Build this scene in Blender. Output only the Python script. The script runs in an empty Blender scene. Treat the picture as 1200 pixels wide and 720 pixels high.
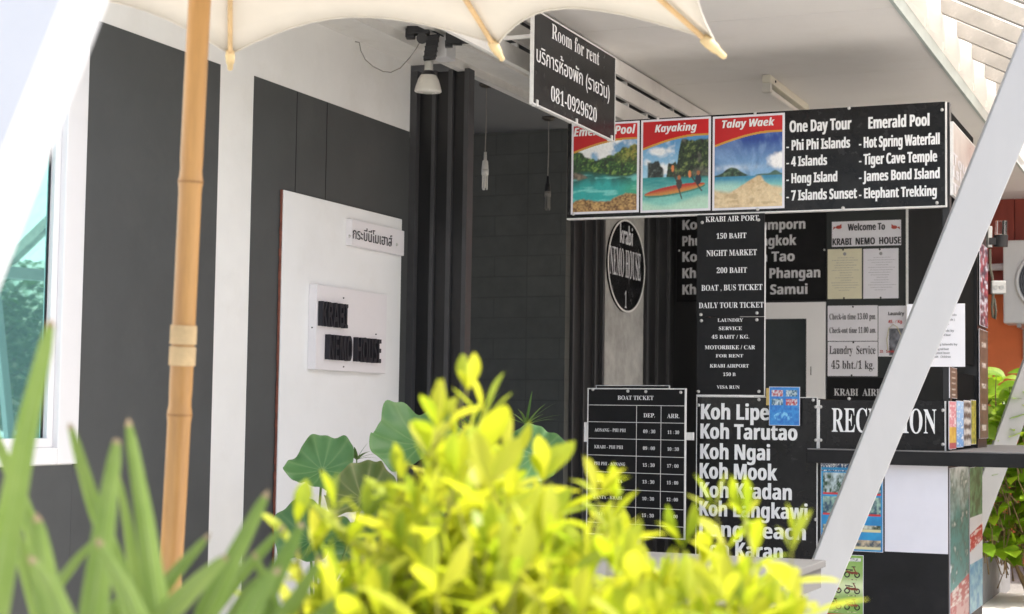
import bpy, bmesh, math, random
import numpy as np
from mathutils import Vector, Matrix
random.seed(7); RNG = np.random.RandomState(11)
S = bpy.context.scene
COL = S.collection

# ------------------------------------------------------------------ camera, sky, sun, exposure
EYE = 1.12
YAW, PITCH, ROLL, FPX = -.400577, .064105, .0144677, 1955.8
_cy, _sy = math.cos(YAW), math.sin(YAW)
_f = np.array([_sy*math.cos(PITCH), _cy*math.cos(PITCH), math.sin(PITCH)])
_r0 = np.array([_cy, -_sy, 0]); _u0 = np.cross(_r0, _f)
_c, _s = math.cos(ROLL), math.sin(ROLL)
_r, _u = _c*_r0 + _s*_u0, -_s*_r0 + _c*_u0
CAM = np.array([0, 0, EYE])
cam = bpy.data.cameras.new('camera'); camo = bpy.data.objects.new('camera', cam); COL.objects.link(camo)
M3 = Matrix(((_r[0], _u[0], -_f[0]), (_r[1], _u[1], -_f[1]), (_r[2], _u[2], -_f[2])))
camo.matrix_world = Matrix.Translation(Vector(CAM)) @ M3.to_4x4()
cam.sensor_width = 36; cam.lens = FPX/1200*36; cam.clip_start = .05; cam.clip_end = 500
cam.dof.use_dof = True; cam.dof.focus_distance = 6.6; cam.dof.aperture_fstop = 6.3
S.camera = camo

SUN_EL, SUN_AZ = math.radians(56), math.radians(72)      # azimuth from +Y towards +X
W = bpy.data.worlds.new('World'); S.world = W; W.use_nodes = True
nt = W.node_tree; sky = nt.nodes.new('ShaderNodeTexSky'); sky.sky_type = 'NISHITA'; sky.sun_disc = False
sky.sun_elevation = SUN_EL; sky.sun_rotation = SUN_AZ; sky.air_density = 1.0; sky.dust_density = 5; sky.ozone_density = 1.0
nt.links.new(sky.outputs[0], nt.nodes['Background'].inputs[0]); nt.nodes['Background'].inputs[1].default_value = .15
sl = bpy.data.lights.new('sun', 'SUN'); sl.energy = 2.3; sl.angle = math.radians(.5); sl.color = (1, .965, .91)
so = bpy.data.objects.new('sun', sl); COL.objects.link(so)
sd = Vector((math.sin(SUN_AZ)*math.cos(SUN_EL), math.cos(SUN_AZ)*math.cos(SUN_EL), math.sin(SUN_EL)))
so.rotation_euler = sd.to_track_quat('Z', 'Y').to_euler()
S.view_settings.view_transform = 'Standard'; S.view_settings.look = 'None'
S.view_settings.exposure = 1.45; S.view_settings.gamma = 1

# ------------------------------------------------------------------ helpers
def ray(x, y): return _r*(x-600)/FPX - _u*(y-360)/FPX + _f
def at(x, y, axis, v):
    d = ray(x, y); return CAM + d*((v-CAM[axis])/d[axis])
def atz(x, y, z): return CAM + ray(x, y)*z
def lin(h):
    if isinstance(h, str): h = tuple(int(h[i:i+2], 16) for i in (1, 3, 5))
    return tuple((c/255/12.92 if c/255 <= .04045 else ((c/255+.055)/1.055)**2.4) for c in h)

class MB:
    def __init__(s): s.v = []; s.f = []; s.sm = []; s.c = []
    def add(s, vs, fs, smooth=False):
        n = len(s.v); s.v += [tuple(map(float, p)) for p in vs]
        for f in fs: s.f.append([i+n for i in f]); s.sm.append(smooth)
        return s
    def obox(s, c, ax, h):
        c = np.array(c, float); ax = [np.array(a, float) for a in ax]
        vs = [c+ax[0]*h[0]*i+ax[1]*h[1]*j+ax[2]*h[2]*k for i in (-1, 1) for j in (-1, 1) for k in (-1, 1)]
        return s.add(vs, [(0,1,3,2),(4,6,7,5),(0,4,5,1),(2,3,7,6),(0,2,6,4),(1,5,7,3)])
    def box(s, a, b):
        a = np.array(a, float); b = np.array(b, float)
        return s.obox((a+b)/2, np.eye(3), np.abs(b-a)/2)
    def beam(s, p, q, w, d, side=(0, 1, 0)):
        p = np.array(p, float); q = np.array(q, float); t = q-p; L = np.linalg.norm(t); t /= L
        a = np.cross(t, side); a /= np.linalg.norm(a); b = np.cross(a, t)
        return s.obox((p+q)/2, [t, a, b], (L/2, w/2, d/2))
    def tube(s, path, rad, n=10, caps=True):
        path = [np.array(p, float) for p in path]
        if not hasattr(rad, '__len__'): rad = [rad]*len(path)
        vs = []; ref = np.array([.31, .17, .93])
        for i, p in enumerate(path):
            t = path[min(i+1, len(path)-1)]-path[max(i-1, 0)]; t /= np.linalg.norm(t)+1e-12
            if abs(t@ref) > .95: rf = np.array([1., .1, 0])
            else: rf = ref
            a = np.cross(t, rf); a /= np.linalg.norm(a); b = np.cross(t, a)
            for k in range(n):
                w = 2*math.pi*k/n; vs.append(p+rad[i]*(math.cos(w)*a+math.sin(w)*b))
        fs = [(i*n+k, i*n+(k+1) % n, (i+1)*n+(k+1) % n, (i+1)*n+k) for i in range(len(path)-1) for k in range(n)]
        s.add(vs, fs, True)
        if caps: s.add(vs[:n], [tuple(range(n))[::-1]]); s.add(vs[-n:], [tuple(range(n))])
        return s
    def _lathe(s, prof, o, ax=(0, 0, 1), n=24):
        o = np.array(o, float); ax = np.array(ax, float); ax /= np.linalg.norm(ax)
        rf = np.array([1., .1, 0]) if abs(ax[2]) > .9 else np.array([0, 0, 1.])
        a = np.cross(ax, rf); a /= np.linalg.norm(a); b = np.cross(ax, a)
        vs = [o+ax*h+r*(math.cos(2*math.pi*k/n)*a+math.sin(2*math.pi*k/n)*b) for r, h in prof for k in range(n)]
        return s.add(vs, [(i*n+k, i*n+(k+1) % n, (i+1)*n+(k+1) % n, (i+1)*n+k) for i in range(len(prof)-1) for k in range(n)], True)

def wl(o):
    v = np.zeros(3)
    while o is not None: v += np.array(o.location); o = o.parent
    return v
def obj(name, mb, mat, parent=None, base=None, bevel=0):
    off = wl(parent) if parent is not None else (np.array(base, float) if base is not None else np.zeros(3))
    me = bpy.data.meshes.new(name)
    me.from_pydata([tuple(np.array(p)-off) for p in mb.v], [], mb.f); me.update()
    me.polygons.foreach_set('use_smooth', mb.sm)
    bm = bmesh.new(); bm.from_mesh(me); bmesh.ops.recalc_face_normals(bm, faces=bm.faces)
    bm.to_mesh(me); bm.free()
    if mb.c: me.attributes.new('vein', 'FLOAT', 'POINT').data.foreach_set('value', mb.c)
    me.materials.append(mat)
    o = bpy.data.objects.new(name, me); COL.objects.link(o)
    if parent is not None: o.parent = parent
    elif base is not None: o.location = tuple(off)
    if bevel:
        m = o.modifiers.new('bevel', 'BEVEL'); m.width = bevel; m.segments = 2; m.limit_method = 'ANGLE'
    return o
def tag(o, label, cat, group=None, kind=None):
    if label: o['label'] = label
    if cat: o['category'] = cat
    if group: o['group'] = group
    if kind: o['kind'] = kind
    return o
def thing(name, label, cat, loc, group=None):
    o = bpy.data.objects.new(name, None); COL.objects.link(o); o.location = tuple(map(float, loc)); o.empty_display_size = .1
    return tag(o, label, cat, group)
def struct(name, mb, mat):
    o = obj(name, mb, mat); o['kind'] = 'structure'; return o

# ------------------------------------------------------------------ materials
def pm(name, col, rough=.6, var=.12, scale=8, bump=0, metal=0, spec=.5, stretch=(1, 1, 1), dirt=None, dscale=1.5, damt=.5, coat=0):
    m = bpy.data.materials.new(name); m.use_nodes = True; n = m.node_tree.nodes; L = m.node_tree.links
    b = n['Principled BSDF']; b.inputs['Roughness'].default_value = rough; b.inputs['Metallic'].default_value = metal
    b.inputs['Specular IOR Level'].default_value = spec; b.inputs['Coat Weight'].default_value = coat
    tc = n.new('ShaderNodeTexCoord'); mp = n.new('ShaderNodeMapping'); mp.inputs['Scale'].default_value = stretch
    L.new(tc.outputs['Object'], mp.inputs[0])
    tx = n.new('ShaderNodeTexNoise'); tx.inputs['Scale'].default_value = scale; tx.inputs['Detail'].default_value = 6; tx.inputs['Roughness'].default_value = .65
    L.new(mp.outputs[0], tx.inputs[0])
    cr = n.new('ShaderNodeValToRGB'); cr.color_ramp.elements[0].position = .3; cr.color_ramp.elements[1].position = .7
    cr.color_ramp.elements[0].color = (*[c*(1-var) for c in col], 1); cr.color_ramp.elements[1].color = (*[min(1, c*(1+var)) for c in col], 1)
    L.new(tx.outputs[0], cr.inputs[0]); out = cr.outputs[0]
    if dirt:
        t2 = n.new('ShaderNodeTexNoise'); t2.inputs['Scale'].default_value = dscale; t2.inputs['Detail'].default_value = 8; t2.inputs['Roughness'].default_value = .7
        L.new(mp.outputs[0], t2.inputs[0])
        r2 = n.new('ShaderNodeValToRGB'); r2.color_ramp.elements[0].position = .52; r2.color_ramp.elements[1].position = .72
        r2.color_ramp.elements[0].color = (0, 0, 0, 1); r2.color_ramp.elements[1].color = (damt, damt, damt, 1)
        L.new(t2.outputs[0], r2.inputs[0])
        mx = n.new('ShaderNodeMix'); mx.data_type = 'RGBA'; L.new(r2.outputs[0], mx.inputs[0]); L.new(out, mx.inputs[6]); mx.inputs[7].default_value = (*dirt, 1); out = mx.outputs[2]
    L.new(out, b.inputs['Base Color'])
    rr = n.new('ShaderNodeMapRange'); rr.inputs[3].default_value = max(0, rough-.08); rr.inputs[4].default_value = min(1, rough+.1)
    L.new(tx.outputs[0], rr.inputs[0]); L.new(rr.outputs[0], b.inputs['Roughness'])
    if bump:
        bp = n.new('ShaderNodeBump'); bp.inputs['Strength'].default_value = bump; bp.inputs['Distance'].default_value = .004
        L.new(tx.outputs[0], bp.inputs['Height']); L.new(bp.outputs[0], b.inputs['Normal'])
    return m
def printmat(name, rough=.4):
    m = bpy.data.materials.new(name); m.use_nodes = True; n = m.node_tree.nodes
    a = n.new('ShaderNodeVertexColor'); a.layer_name = 'Col'
    m.node_tree.links.new(a.outputs[0], n['Principled BSDF'].inputs['Base Color']); n['Principled BSDF'].inputs['Roughness'].default_value = rough
    return m
def leafmat(name, cols, trans=.45, rough=.45, vein=0):
    m = bpy.data.materials.new(name); m.use_nodes = True; n = m.node_tree.nodes; L = m.node_tree.links
    b = n['Principled BSDF']; out = n['Material Output']; b.inputs['Roughness'].default_value = rough; b.inputs['Specular IOR Level'].default_value = .35
    g = n.new('ShaderNodeNewGeometry'); cr = n.new('ShaderNodeValToRGB'); e = cr.color_ramp.elements
    e[0].color = (*cols[0], 1); e[1].color = (*cols[-1], 1)
    for i, c in enumerate(cols[1:-1]): x = e.new((i+1)/(len(cols)-1)); x.color = (*c, 1)
    tc = n.new('ShaderNodeTexCoord'); tx = n.new('ShaderNodeTexNoise'); tx.inputs['Scale'].default_value = 25; tx.inputs['Detail'].default_value = 4
    L.new(tc.outputs['Object'], tx.inputs[0])
    ma = n.new('ShaderNodeMath'); ma.operation = 'MULTIPLY_ADD'; ma.inputs[1].default_value = .7; ma.inputs[2].default_value = -.2
    L.new(tx.outputs[0], ma.inputs[0]); ad = n.new('ShaderNodeMath'); ad.operation = 'MULTIPLY_ADD'; ad.inputs[1].default_value = .75
    L.new(g.outputs['Random Per Island'], ad.inputs[0]); L.new(ma.outputs[0], ad.inputs[2]); L.new(ad.outputs[0], cr.inputs[0])
    colour = cr.outputs[0]
    if vein:
        av = n.new('ShaderNodeAttribute'); av.attribute_name = 'vein'; mv = n.new('ShaderNodeMix'); mv.data_type = 'RGBA'
        L.new(av.outputs['Fac'], mv.inputs[0]); L.new(colour, mv.inputs[6]); mv.inputs[7].default_value = (*vein, 1); colour = mv.outputs[2]
        bp = n.new('ShaderNodeBump'); bp.inputs['Strength'].default_value = .6; bp.inputs['Distance'].default_value = .003; L.new(av.outputs['Fac'], bp.inputs['Height']); L.new(bp.outputs[0], b.inputs['Normal'])
    L.new(colour, b.inputs['Base Color'])
    t = n.new('ShaderNodeBsdfTranslucent'); hs = n.new('ShaderNodeHueSaturation'); hs.inputs['Value'].default_value = 1.35; hs.inputs['Saturation'].default_value = 1.05
    L.new(colour, hs.inputs['Color']); L.new(hs.outputs[0], t.inputs[0])
    mx = n.new('ShaderNodeMixShader'); mx.inputs[0].default_value = trans; L.new(b.outputs[0], mx.inputs[1]); L.new(t.outputs[0], mx.inputs[2]); L.new(mx.outputs[0], out.inputs[0])
    return m
def clothmat(name, col, trans, tcol=None, weave=900):
    m = bpy.data.materials.new(name); m.use_nodes = True; n = m.node_tree.nodes; L = m.node_tree.links
    b = n['Principled BSDF']; b.inputs['Roughness'].default_value = .9; b.inputs['Base Color'].default_value = (*col, 1); b.inputs['Specular IOR Level'].default_value = .1
    tc = n.new('ShaderNodeTexCoord'); tx = n.new('ShaderNodeTexNoise'); tx.inputs['Scale'].default_value = 6; tx.inputs['Detail'].default_value = 5; L.new(tc.outputs['Object'], tx.inputs[0])
    cr = n.new('ShaderNodeValToRGB'); cr.color_ramp.elements[0].position = .35; cr.color_ramp.elements[1].position = .65
    cr.color_ramp.elements[0].color = (*[c*.93 for c in col], 1); cr.color_ramp.elements[1].color = (*col, 1); L.new(tx.outputs[0], cr.inputs[0]); L.new(cr.outputs[0], b.inputs['Base Color'])
    bp = n.new('ShaderNodeBump'); bp.inputs['Strength'].default_value = .15; bp.inputs['Distance'].default_value = .01; L.new(tx.outputs[0], bp.inputs['Height']); L.new(bp.outputs[0], b.inputs['Normal'])
    t = n.new('ShaderNodeBsdfTranslucent'); t.inputs[0].default_value = (*(tcol or col), 1)
    mx = n.new('ShaderNodeMixShader'); mx.inputs[0].default_value = trans; L.new(b.outputs[0], mx.inputs[1]); L.new(t.outputs[0], mx.inputs[2]); L.new(mx.outputs[0], n['Material Output'].inputs[0])
    return m

WHITE = pm('white_wall_paint', (.84, .83, .80), .7, .035, 3, .25, dirt=(.70, .67, .61), dscale=2.2, damt=.35)
GREY = pm('dark_grey_wall_paint', (.067, .070, .070), .62, .10, 5, .35, dirt=(.095, .097, .094), dscale=1.8, damt=.5)
PANELW = pm('white_panel_paint', (.85, .85, .84), .6, .02, 4, .2, dirt=(.72, .70, .66), dscale=3, damt=.25)
PLATEW = pm('pinkish_white_acrylic', (.80, .775, .785), .35, .02, 5)
BRICKED = pm('raw_red_edge', (.25, .09, .06), .9, .3, 30)
UPVC = pm('white_window_plastic', (.8, .79, .79), .3, .02, 5)
GASKET = pm('black_rubber', (.01, .01, .012), .5)
CEIL = pm('ceiling_board_paint', (.74, .715, .68), .8, .03, 2, .1, dirt=(.58, .54, .48), dscale=1.1, damt=.4)
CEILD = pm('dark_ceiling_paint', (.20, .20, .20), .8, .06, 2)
TRIM = pm('white_trim_paint', (.78, .76, .72), .6, .05, 6, .15, dirt=(.5, .46, .40), dscale=5, damt=.4)
BLACKW = pm('black_frame_paint', (.012, .012, .013), .38, .3, 8, .1, stretch=(1, 1, .15))
BLACKG = pm('black_frame_edge', (.055, .055, .058), .45, .15, 8)
CONC = pm('grey_cement_render', (.36, .35, .33), .8, .22, 9, .5, dirt=(.22, .21, .20), dscale=4, damt=.6)
SIGNB = pm('black_sign_acrylic', (.008, .008, .009), .24, .35, 14, .06, spec=.28, dirt=(.022, .022, .022), dscale=3.5, damt=.6)
SIGNM = pm('black_sign_matte', (.009, .009, .010), .5, .3, 14, 0, spec=.2)
LETTER = pm('white_vinyl_letter', (.80, .80, .80), .5, .04, 20)
LETDIM = pm('white_vinyl_letter_dim', (.62, .62, .64), .6, .12, 20)  # greyer copy of the letter white, dim light put into the colour
EDGE = pm('silver_edge_strip', (.72, .71, .69), .45, .1, 30)
SCREW = pm('steel_screw_cap', (.6, .59, .57), .3, .1, 30, metal=.7)
LBLACK = pm('black_letter_plastic', (.012, .012, .018), .6, .2, 20)
PAPER = pm('white_paper', (.76, .75, .80), .75, .02, 12)
PAPERC = pm('cream_paper', (.72, .68, .50), .75, .04, 12)
INK = pm('black_ink', (.03, .03, .035), .7)
INKR = pm('red_ink', (.5, .05, .05), .7)
INKG = pm('grey_ink', (.30, .30, .31), .7)
PRINT = printmat('printed_poster_gloss', .38)
PRINTM = printmat('printed_leaflet', .5)
CANVAS = clothmat('cream_parasol_canvas', (.74, .71, .65), .20, (.82, .77, .68))
RIBW = pm('parasol_rib_wood', (.62, .43, .22), .5, .2, 20, .2, stretch=(1, 1, .2))
TIPW = pm('parasol_tip_wood', (.68, .52, .28), .5, .1, 20)
ROPE = pm('pale_binding_cord', (.55, .40, .22), .75, .15, 40, .4)
WPOST = pm('white_gloss_wood', (.42, .42, .415), .38, .035, 5, .15, stretch=(1, 1, .3), dirt=(.35, .345, .33), dscale=3, damt=.35)
NPOST = pm('white_post_paint', (.62, .625, .63), .45, .04, 5, .15, dirt=(.52, .51, .49), dscale=3, damt=.3)
TABLE = pm('weathered_grey_paint', (.115, .115, .112), .55, .15, 12, .3, stretch=(1, .3, 1))
SHELF = pm('black_counter_paint', (.011, .011, .012), .45, .3, 7, .15, spec=.25, dirt=(.03, .03, .03), dscale=3, damt=.5)
SHELFT = pm('lit_counter_top', (.20, .195, .19), .55, .15, 9, .2)  # brightness of the lit shelf top put into a grey colour
SHEET = clothmat('translucent_roof_sheet', (.86, .83, .78), .55, (.92, .87, .80))
RAFT = pm('unpainted_pale_rafter', (.43, .41, .375), .75, .15, 10, .5, dirt=(.72, .68, .62), dscale=5, damt=.8)
GUTT = pm('grey_green_edge_trim', (.42, .47, .44), .5, .1, 10)
ORANGE = pm('orange_wall_paint', (.74, .18, .055), .75, .08, 4, .2, dirt=(.4, .1, .03), dscale=2)
REDW = pm('red_brown_boarding', (.30, .055, .035), .55, .2, 12, .2, stretch=(1, 1, .1))
ACW = pm('beige_ac_casing', (.62, .59, .53), .45, .04, 10)
DARKG = pm('dark_grille', (.05, .05, .052), .5)
STEEL = pm('galvanised_steel', (.55, .55, .53), .35, .1, 20, metal=.8)
LBODY = pm('black_lamp_plastic', (.015, .015, .017), .45, .2, 20)
BULBG = pm('frosted_bulb_glass', (.70, .67, .60), .25, .04, 20)
BULBW = pm('white_bulb_porcelain', (.78, .76, .70), .35, .04, 20)
BRONZE = pm('dark_bronze_plate', (.10, .085, .07), .35, .2, 20, metal=.6)
FLUOR = pm('cream_light_casing', (.70, .66, .54), .5, .03, 10)
CABLE = pm('grey_cable', (.30, .28, .25), .7)
FLOOR = pm('porch_floor_tiles', (.64, .63, .60), .55, .1, 3, .15)
GROUND = pm('pale_paving', (.48, .465, .435), .85, .15, 3, .5, dirt=(.32, .3, .27), dscale=1)
GRAVEL = pm('grey_gravel', (.25, .235, .215), .9, .4, 60, 1.0)
PLANTR = pm('grey_planter_cement', (.20, .20, .205), .8, .15, 10, .4)
POT = pm('dark_glazed_pot', (.03, .028, .025), .3, .2, 6)
SOIL = pm('dark_soil', (.04, .03, .02), .95, .4, 30, 1)
STEM = pm('woody_stem', (.20, .13, .06), .8, .2, 30)
STEMY = pm('yellow_green_stem', (.26, .25, .05), .7, .3, 30)
STEMG = pm('green_stem', (.12, .20, .05), .6, .2, 20)
BARK = pm('tree_bark', (.10, .075, .05), .9, .3, 12, .8)
GOLD = leafmat('golden_leaf', [(.22, .31, .03), (.36, .42, .035), (.45, .47, .045), (.51, .50, .06)], .52, .42)
STRAP = leafmat('strap_leaf', [(.10, .19, .03), (.17, .265, .05), (.26, .345, .095)], .35, .38, (.27, .35, .15))
DRY = leafmat('dry_leaf_tip', [(.25, .17, .09), (.40, .32, .2)], .2, .7)
LOTUS = leafmat('lotus_leaf', [(.06, .16, .05), (.11, .23, .075)], .18, .42, (.20, .32, .13))
LOTUSB = leafmat('lotus_leaf_browned', [(.13, .12, .03), (.08, .15, .04)], .2, .5, (.26, .27, .11))
SEDGE = leafmat('umbrella_sedge_leaf', [(.07, .15, .035), (.13, .21, .05)], .25, .5)
LIME = leafmat('lime_leaf', [(.14, .28, .02), (.24, .38, .03), (.34, .45, .04)], .45, .35)
TREEL = leafmat('tree_leaf', [(.03, .08, .015), (.06, .12, .02), (.10, .16, .03)], .3, .5)

def bamboo():
    m = pm('bamboo_cane', (.47, .255, .085), .38, .22, 26, .2, stretch=(1, 1, .06), dirt=(.22, .10, .035), dscale=9, damt=.75)
    return m
BAMBOO = bamboo()
def walltile():
    m = pm('black_embossed_wall', (.07, .073, .066), .6, .2, 6, .2)
    n = m.node_tree.nodes; L = m.node_tree.links; b = n['Principled BSDF']
    tc = n.new('ShaderNodeTexCoord'); mp = n.new('ShaderNodeMapping'); mp.inputs['Rotation'].default_value = (math.radians(90), 0, 0)
    L.new(tc.outputs['Object'], mp.inputs[0]); br = n.new('ShaderNodeTexBrick'); br.inputs['Scale'].default_value = 3.0; br.inputs['Row Height'].default_value = .36; br.inputs['Brick Width'].default_value = .62; br.inputs['Mortar Size'].default_value = .012
    br.squash = 2; br.squash_frequency = 2; br.offset_frequency = 2; L.new(mp.outputs[0], br.inputs[0])
    br.inputs['Color1'].default_value = (.9, .9, .9, 1); br.inputs['Color2'].default_value = (.62, .62, .62, 1); br.inputs['Mortar'].default_value = (0, 0, 0, 1)
    bp = n.new('ShaderNodeBump'); bp.inputs['Strength'].default_value = .45; bp.inputs['Distance'].default_value = .02; L.new(br.outputs[0], bp.inputs['Height']); L.new(bp.outputs[0], b.inputs['Normal'])
    src = b.inputs['Base Color'].links[0].from_socket; mx = n.new('ShaderNodeMix'); mx.data_type = 'RGBA'; mx.blend_type = 'MULTIPLY'; mx.inputs[0].default_value = .22; L.new(src, mx.inputs[6]); L.new(br.outputs[0], mx.inputs[7]); L.new(mx.outputs[2], b.inputs['Base Color'])
    return m
TILEB = walltile()
def glassmat():
    m = bpy.data.materials.new('tinted_window_glass'); m.use_nodes = True; b = m.node_tree.nodes['Principled BSDF']
    b.inputs['Base Color'].default_value = (.28, .60, .58, 1); b.inputs['Roughness'].default_value = .02; b.inputs['Metallic'].default_value = .75
    return m
GLASS = glassmat()
def clear():
    m = bpy.data.materials.new('clear_ribbed_glass'); m.use_nodes = True; b = m.node_tree.nodes['Principled BSDF']
    b.inputs['Transmission Weight'].default_value = 1; b.inputs['Roughness'].default_value = .12; b.inputs['Base Color'].default_value = (.9, .9, .88, 1); b.inputs['IOR'].default_value = 1.3
    return m
CLEAR = clear()

# ------------------------------------------------------------------ frames, lettering, prints
class Frame:
    def __init__(s, o, u, n): s.o = np.array(o, float); s.u = np.array(u, float); s.n = np.array(n, float); s.v = np.array([0, 0, 1.])
    def px(s, x, y):
        d = ray(x, y); t = ((s.o-CAM)@s.n)/(d@s.n); p = CAM+d*t-s.o; return p@s.u, p@s.v
    def w(s, a, b, c=0): return s.o+s.u*a+s.v*b+s.n*c
    def rect(s, xl, xr, yt, yb):
        xm, ym = (xl+xr)/2, (yt+yb)/2
        return s.px(xl, ym)[0], s.px(xr, ym)[0], s.px(xm, yb)[1], s.px(xm, yt)[1]
    def slab(s, mb, R, c0, c1):
        c = s.w((R[0]+R[1])/2, (R[2]+R[3])/2, (c0+c1)/2)
        return mb.obox(c, [s.u, s.v, s.n], ((R[1]-R[0])/2, (R[3]-R[2])/2, abs(c1-c0)/2))
    def shift(s, c): return Frame(s.o+s.n*c, s.u, s.n)
def FY(y): return Frame((0, y, 0), (1, 0, 0), (0, -1, 0))
def FX(x): return Frame((x, 0, 0), (0, 1, 0), (1, 0, 0))

def styled(s, st):
    base = {'ser': (0x1D400, 0x1D41A, 0x1D7CE), 'rom': (0x1D400, 0x1D41A, 0x1D7CE), 'san': (0x1D5D4, 0x1D5EE, 0x1D7EC), 'sit': (0x1D63C, 0x1D656, 0x1D7EC)}.get(st)
    if not base: return s
    o = ''
    for ch in s:
        if 'A' <= ch <= 'Z': o += chr(base[0]+ord(ch)-65)
        elif 'a' <= ch <= 'z': o += chr(base[1]+ord(ch)-97)
        elif ch.isdigit(): o += chr(base[2]+int(ch))
        else: o += ch
    return o
_gc = {}
def glyphs(s, st, ext=0):
    k = (s, st, ext)
    if k in _gc: return _gc[k]
    c = bpy.data.curves.new('t', 'FONT'); c.body = styled(s, st); c.resolution_u = 3; c.extrude = ext
    o = bpy.data.objects.new('t', c)
    me = bpy.data.meshes.new_from_object(o)
    v = np.array([tuple(x.co) for x in me.vertices]).reshape(-1, 3); f = [list(p.vertices) for p in me.polygons]
    bpy.data.objects.remove(o); bpy.data.curves.remove(c); bpy.data.meshes.remove(me)
    _gc[k] = (v, f); return v, f
def capheight(st):
    v, f = glyphs('\u0e01' if st == 'thai' else 'H', st); return v[:, 1].max()
def letters(mb, F, s, st, xl, xr, yt, yb, c=.0015, ext=0, slant=0):
    xm = (xl+xr)/2; a0 = F.px(xl, yb)[0]; a1 = F.px(xr, yb)[0]; b0 = F.px(xm, yb)[1]; b1 = F.px(xm, yt)[1]
    v, f = glyphs(s, st, 1 if ext else 0); x0, x1 = v[:, 0].min(), v[:, 0].max(); h = capheight(st)
    A = a0+(v[:, 0]-x0)/(x1-x0)*(a1-a0); B = b0+v[:, 1]/h*(b1-b0); A = A+slant*(B-b0)
    heavy = {'san': .030, 'sit': .028, 'thai': .034}.get(st, 0)*(b1-b0)          # heavier stems than the built-in face has
    for k, dx in enumerate((0, -heavy, heavy) if heavy and not ext else (0,)):
        P = [F.w(a+dx, b, c+.00015*k+((z+1)/2*ext if ext else 0)) for a, b, z in zip(A, B, v[:, 2])]
        mb.add(P, f)
    return mb
def screws(parent, F, pts, c, r=.0075, mat=None):
    first = None
    for x, y in pts:
        a, b = F.px(x, y); p = F.w(a, b, c)
        if first is None:
            mb = MB(); mb._lathe([(r, 0), (r*.95, .003), (r*.6, .0055), (.0001, .006)], p, F.n, 12)
            first = obj('screw', mb, mat or SCREW, parent); p0 = p
        else:
            o = first.copy(); COL.objects.link(o); o.parent = parent; o.location = tuple(p-p0)
def rim(mb, R, F, w, c0, c1):
    a, b, d, e = R
    F.slab(mb, (a-w, b+w, d-w, d), c0, c1); F.slab(mb, (a-w, b+w, e, e+w), c0, c1)
    F.slab(mb, (a-w, a, d, e), c0, c1); F.slab(mb, (b, b+w, d, e), c0, c1)
def sign(name, label, cat, F, box, mat, thick=.006, lines=(), lmat=None, pins=(), edge=None, group=None, bevel=0):
    """flat sign: F is its back plane; its face stands thick in front"""
    R = F.rect(*box); root = thing(name, label, cat, F.w((R[0]+R[1])/2, R[2], 0), group)
    mb = MB(); F.slab(mb, R, 0, thick); obj('panel', mb, mat, root, bevel=bevel)
    G = F.shift(thick)
    if lines:
        for ln in lines: obj('lettering', letters(MB(), G, *ln), lmat or LETTER, root)
    if edge:
        mb = MB(); rim(mb, R, F, edge, 0, thick+.002); obj('edge_strip', mb, EDGE, root)
    if pins: screws(root, G, pins, .0005)
    return root, R, G

def fbm(x, y, seed=0, oct=4):
    rs = np.random.RandomState(seed); g = rs.rand(64, 64); r = np.zeros_like(x, dtype=float); amp = .5
    for o in range(oct):
        xi = np.floor(x).astype(int); yi = np.floor(y).astype(int); fx = x-xi; fy = y-yi; fx = fx*fx*(3-2*fx); fy = fy*fy*(3-2*fy)
        q = lambda i, j: g[(xi+i) % 64, (yi+j) % 64]
        r += amp*((q(0, 0)*(1-fx)+q(1, 0)*fx)*(1-fy)+(q(0, 1)*(1-fx)+q(1, 1)*fx)*fy); x = x*2+17.3; y = y*2+5.1; amp *= .5
    return r
def mixc(a, b, t):
    t = np.clip(t, 0, 1)[..., None]; return a*(1-t)+b*t
def c3(h): return np.array(lin(h))
def picture(name, F, R, fn, nx, ny, parent, c, mat=None, base=None):
    """a printed sheet: grid whose point colours are the print"""
    us = np.linspace(0, 1, nx+1); vs = np.linspace(0, 1, ny+1); U, V = np.meshgrid(us, vs)
    colr = np.clip(fn(U, V), 0, 1)
    pts = [F.w(R[0]+(R[1]-R[0])*a, R[2]+(R[3]-R[2])*b, c) for a, b in zip(U.ravel(), V.ravel())]
    mb = MB(); mb.add(pts, [(j*(nx+1)+i, j*(nx+1)+i+1, (j+1)*(nx+1)+i+1, (j+1)*(nx+1)+i) for j in range(ny) for i in range(nx)])
    off = wl(parent) if parent is not None else np.zeros(3)
    me = bpy.data.meshes.new(name); me.from_pydata([tuple(np.array(p)-off) for p in mb.v], [], mb.f)
    at_ = me.color_attributes.new('Col', 'FLOAT_COLOR', 'POINT')
    at_.data.foreach_set('color', np.concatenate([colr.reshape(-1, 3), np.ones((colr.size//3, 1))], 1).ravel().astype(np.float32))
    me.materials.append(mat or PRINT); me.update()
    o = bpy.data.objects.new(name, me); COL.objects.link(o)
    if parent is not None: o.parent = parent
    return o

# ------------------------------------------------------------------ ground
mb = MB(); mb.add([(-60, -60, 0), (60, -60, 0), (60, 90, 0), (-60, 90, 0)], [(0, 1, 2, 3)]); struct('ground', mb, GROUND)
mb = MB(); mb.box((-3.48, 4.0, .0), (-1.04, 11.0, .04)); struct('porch_floor', mb, FLOOR)
mb = MB(); mb.add([(-1.6, 11.05, .004), (6, 11.05, .004), (6, 13.5, .004), (-1.6, 13.5, .004)], [(0, 1, 2, 3)]); struct('gravel_path', mb, GRAVEL)

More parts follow.
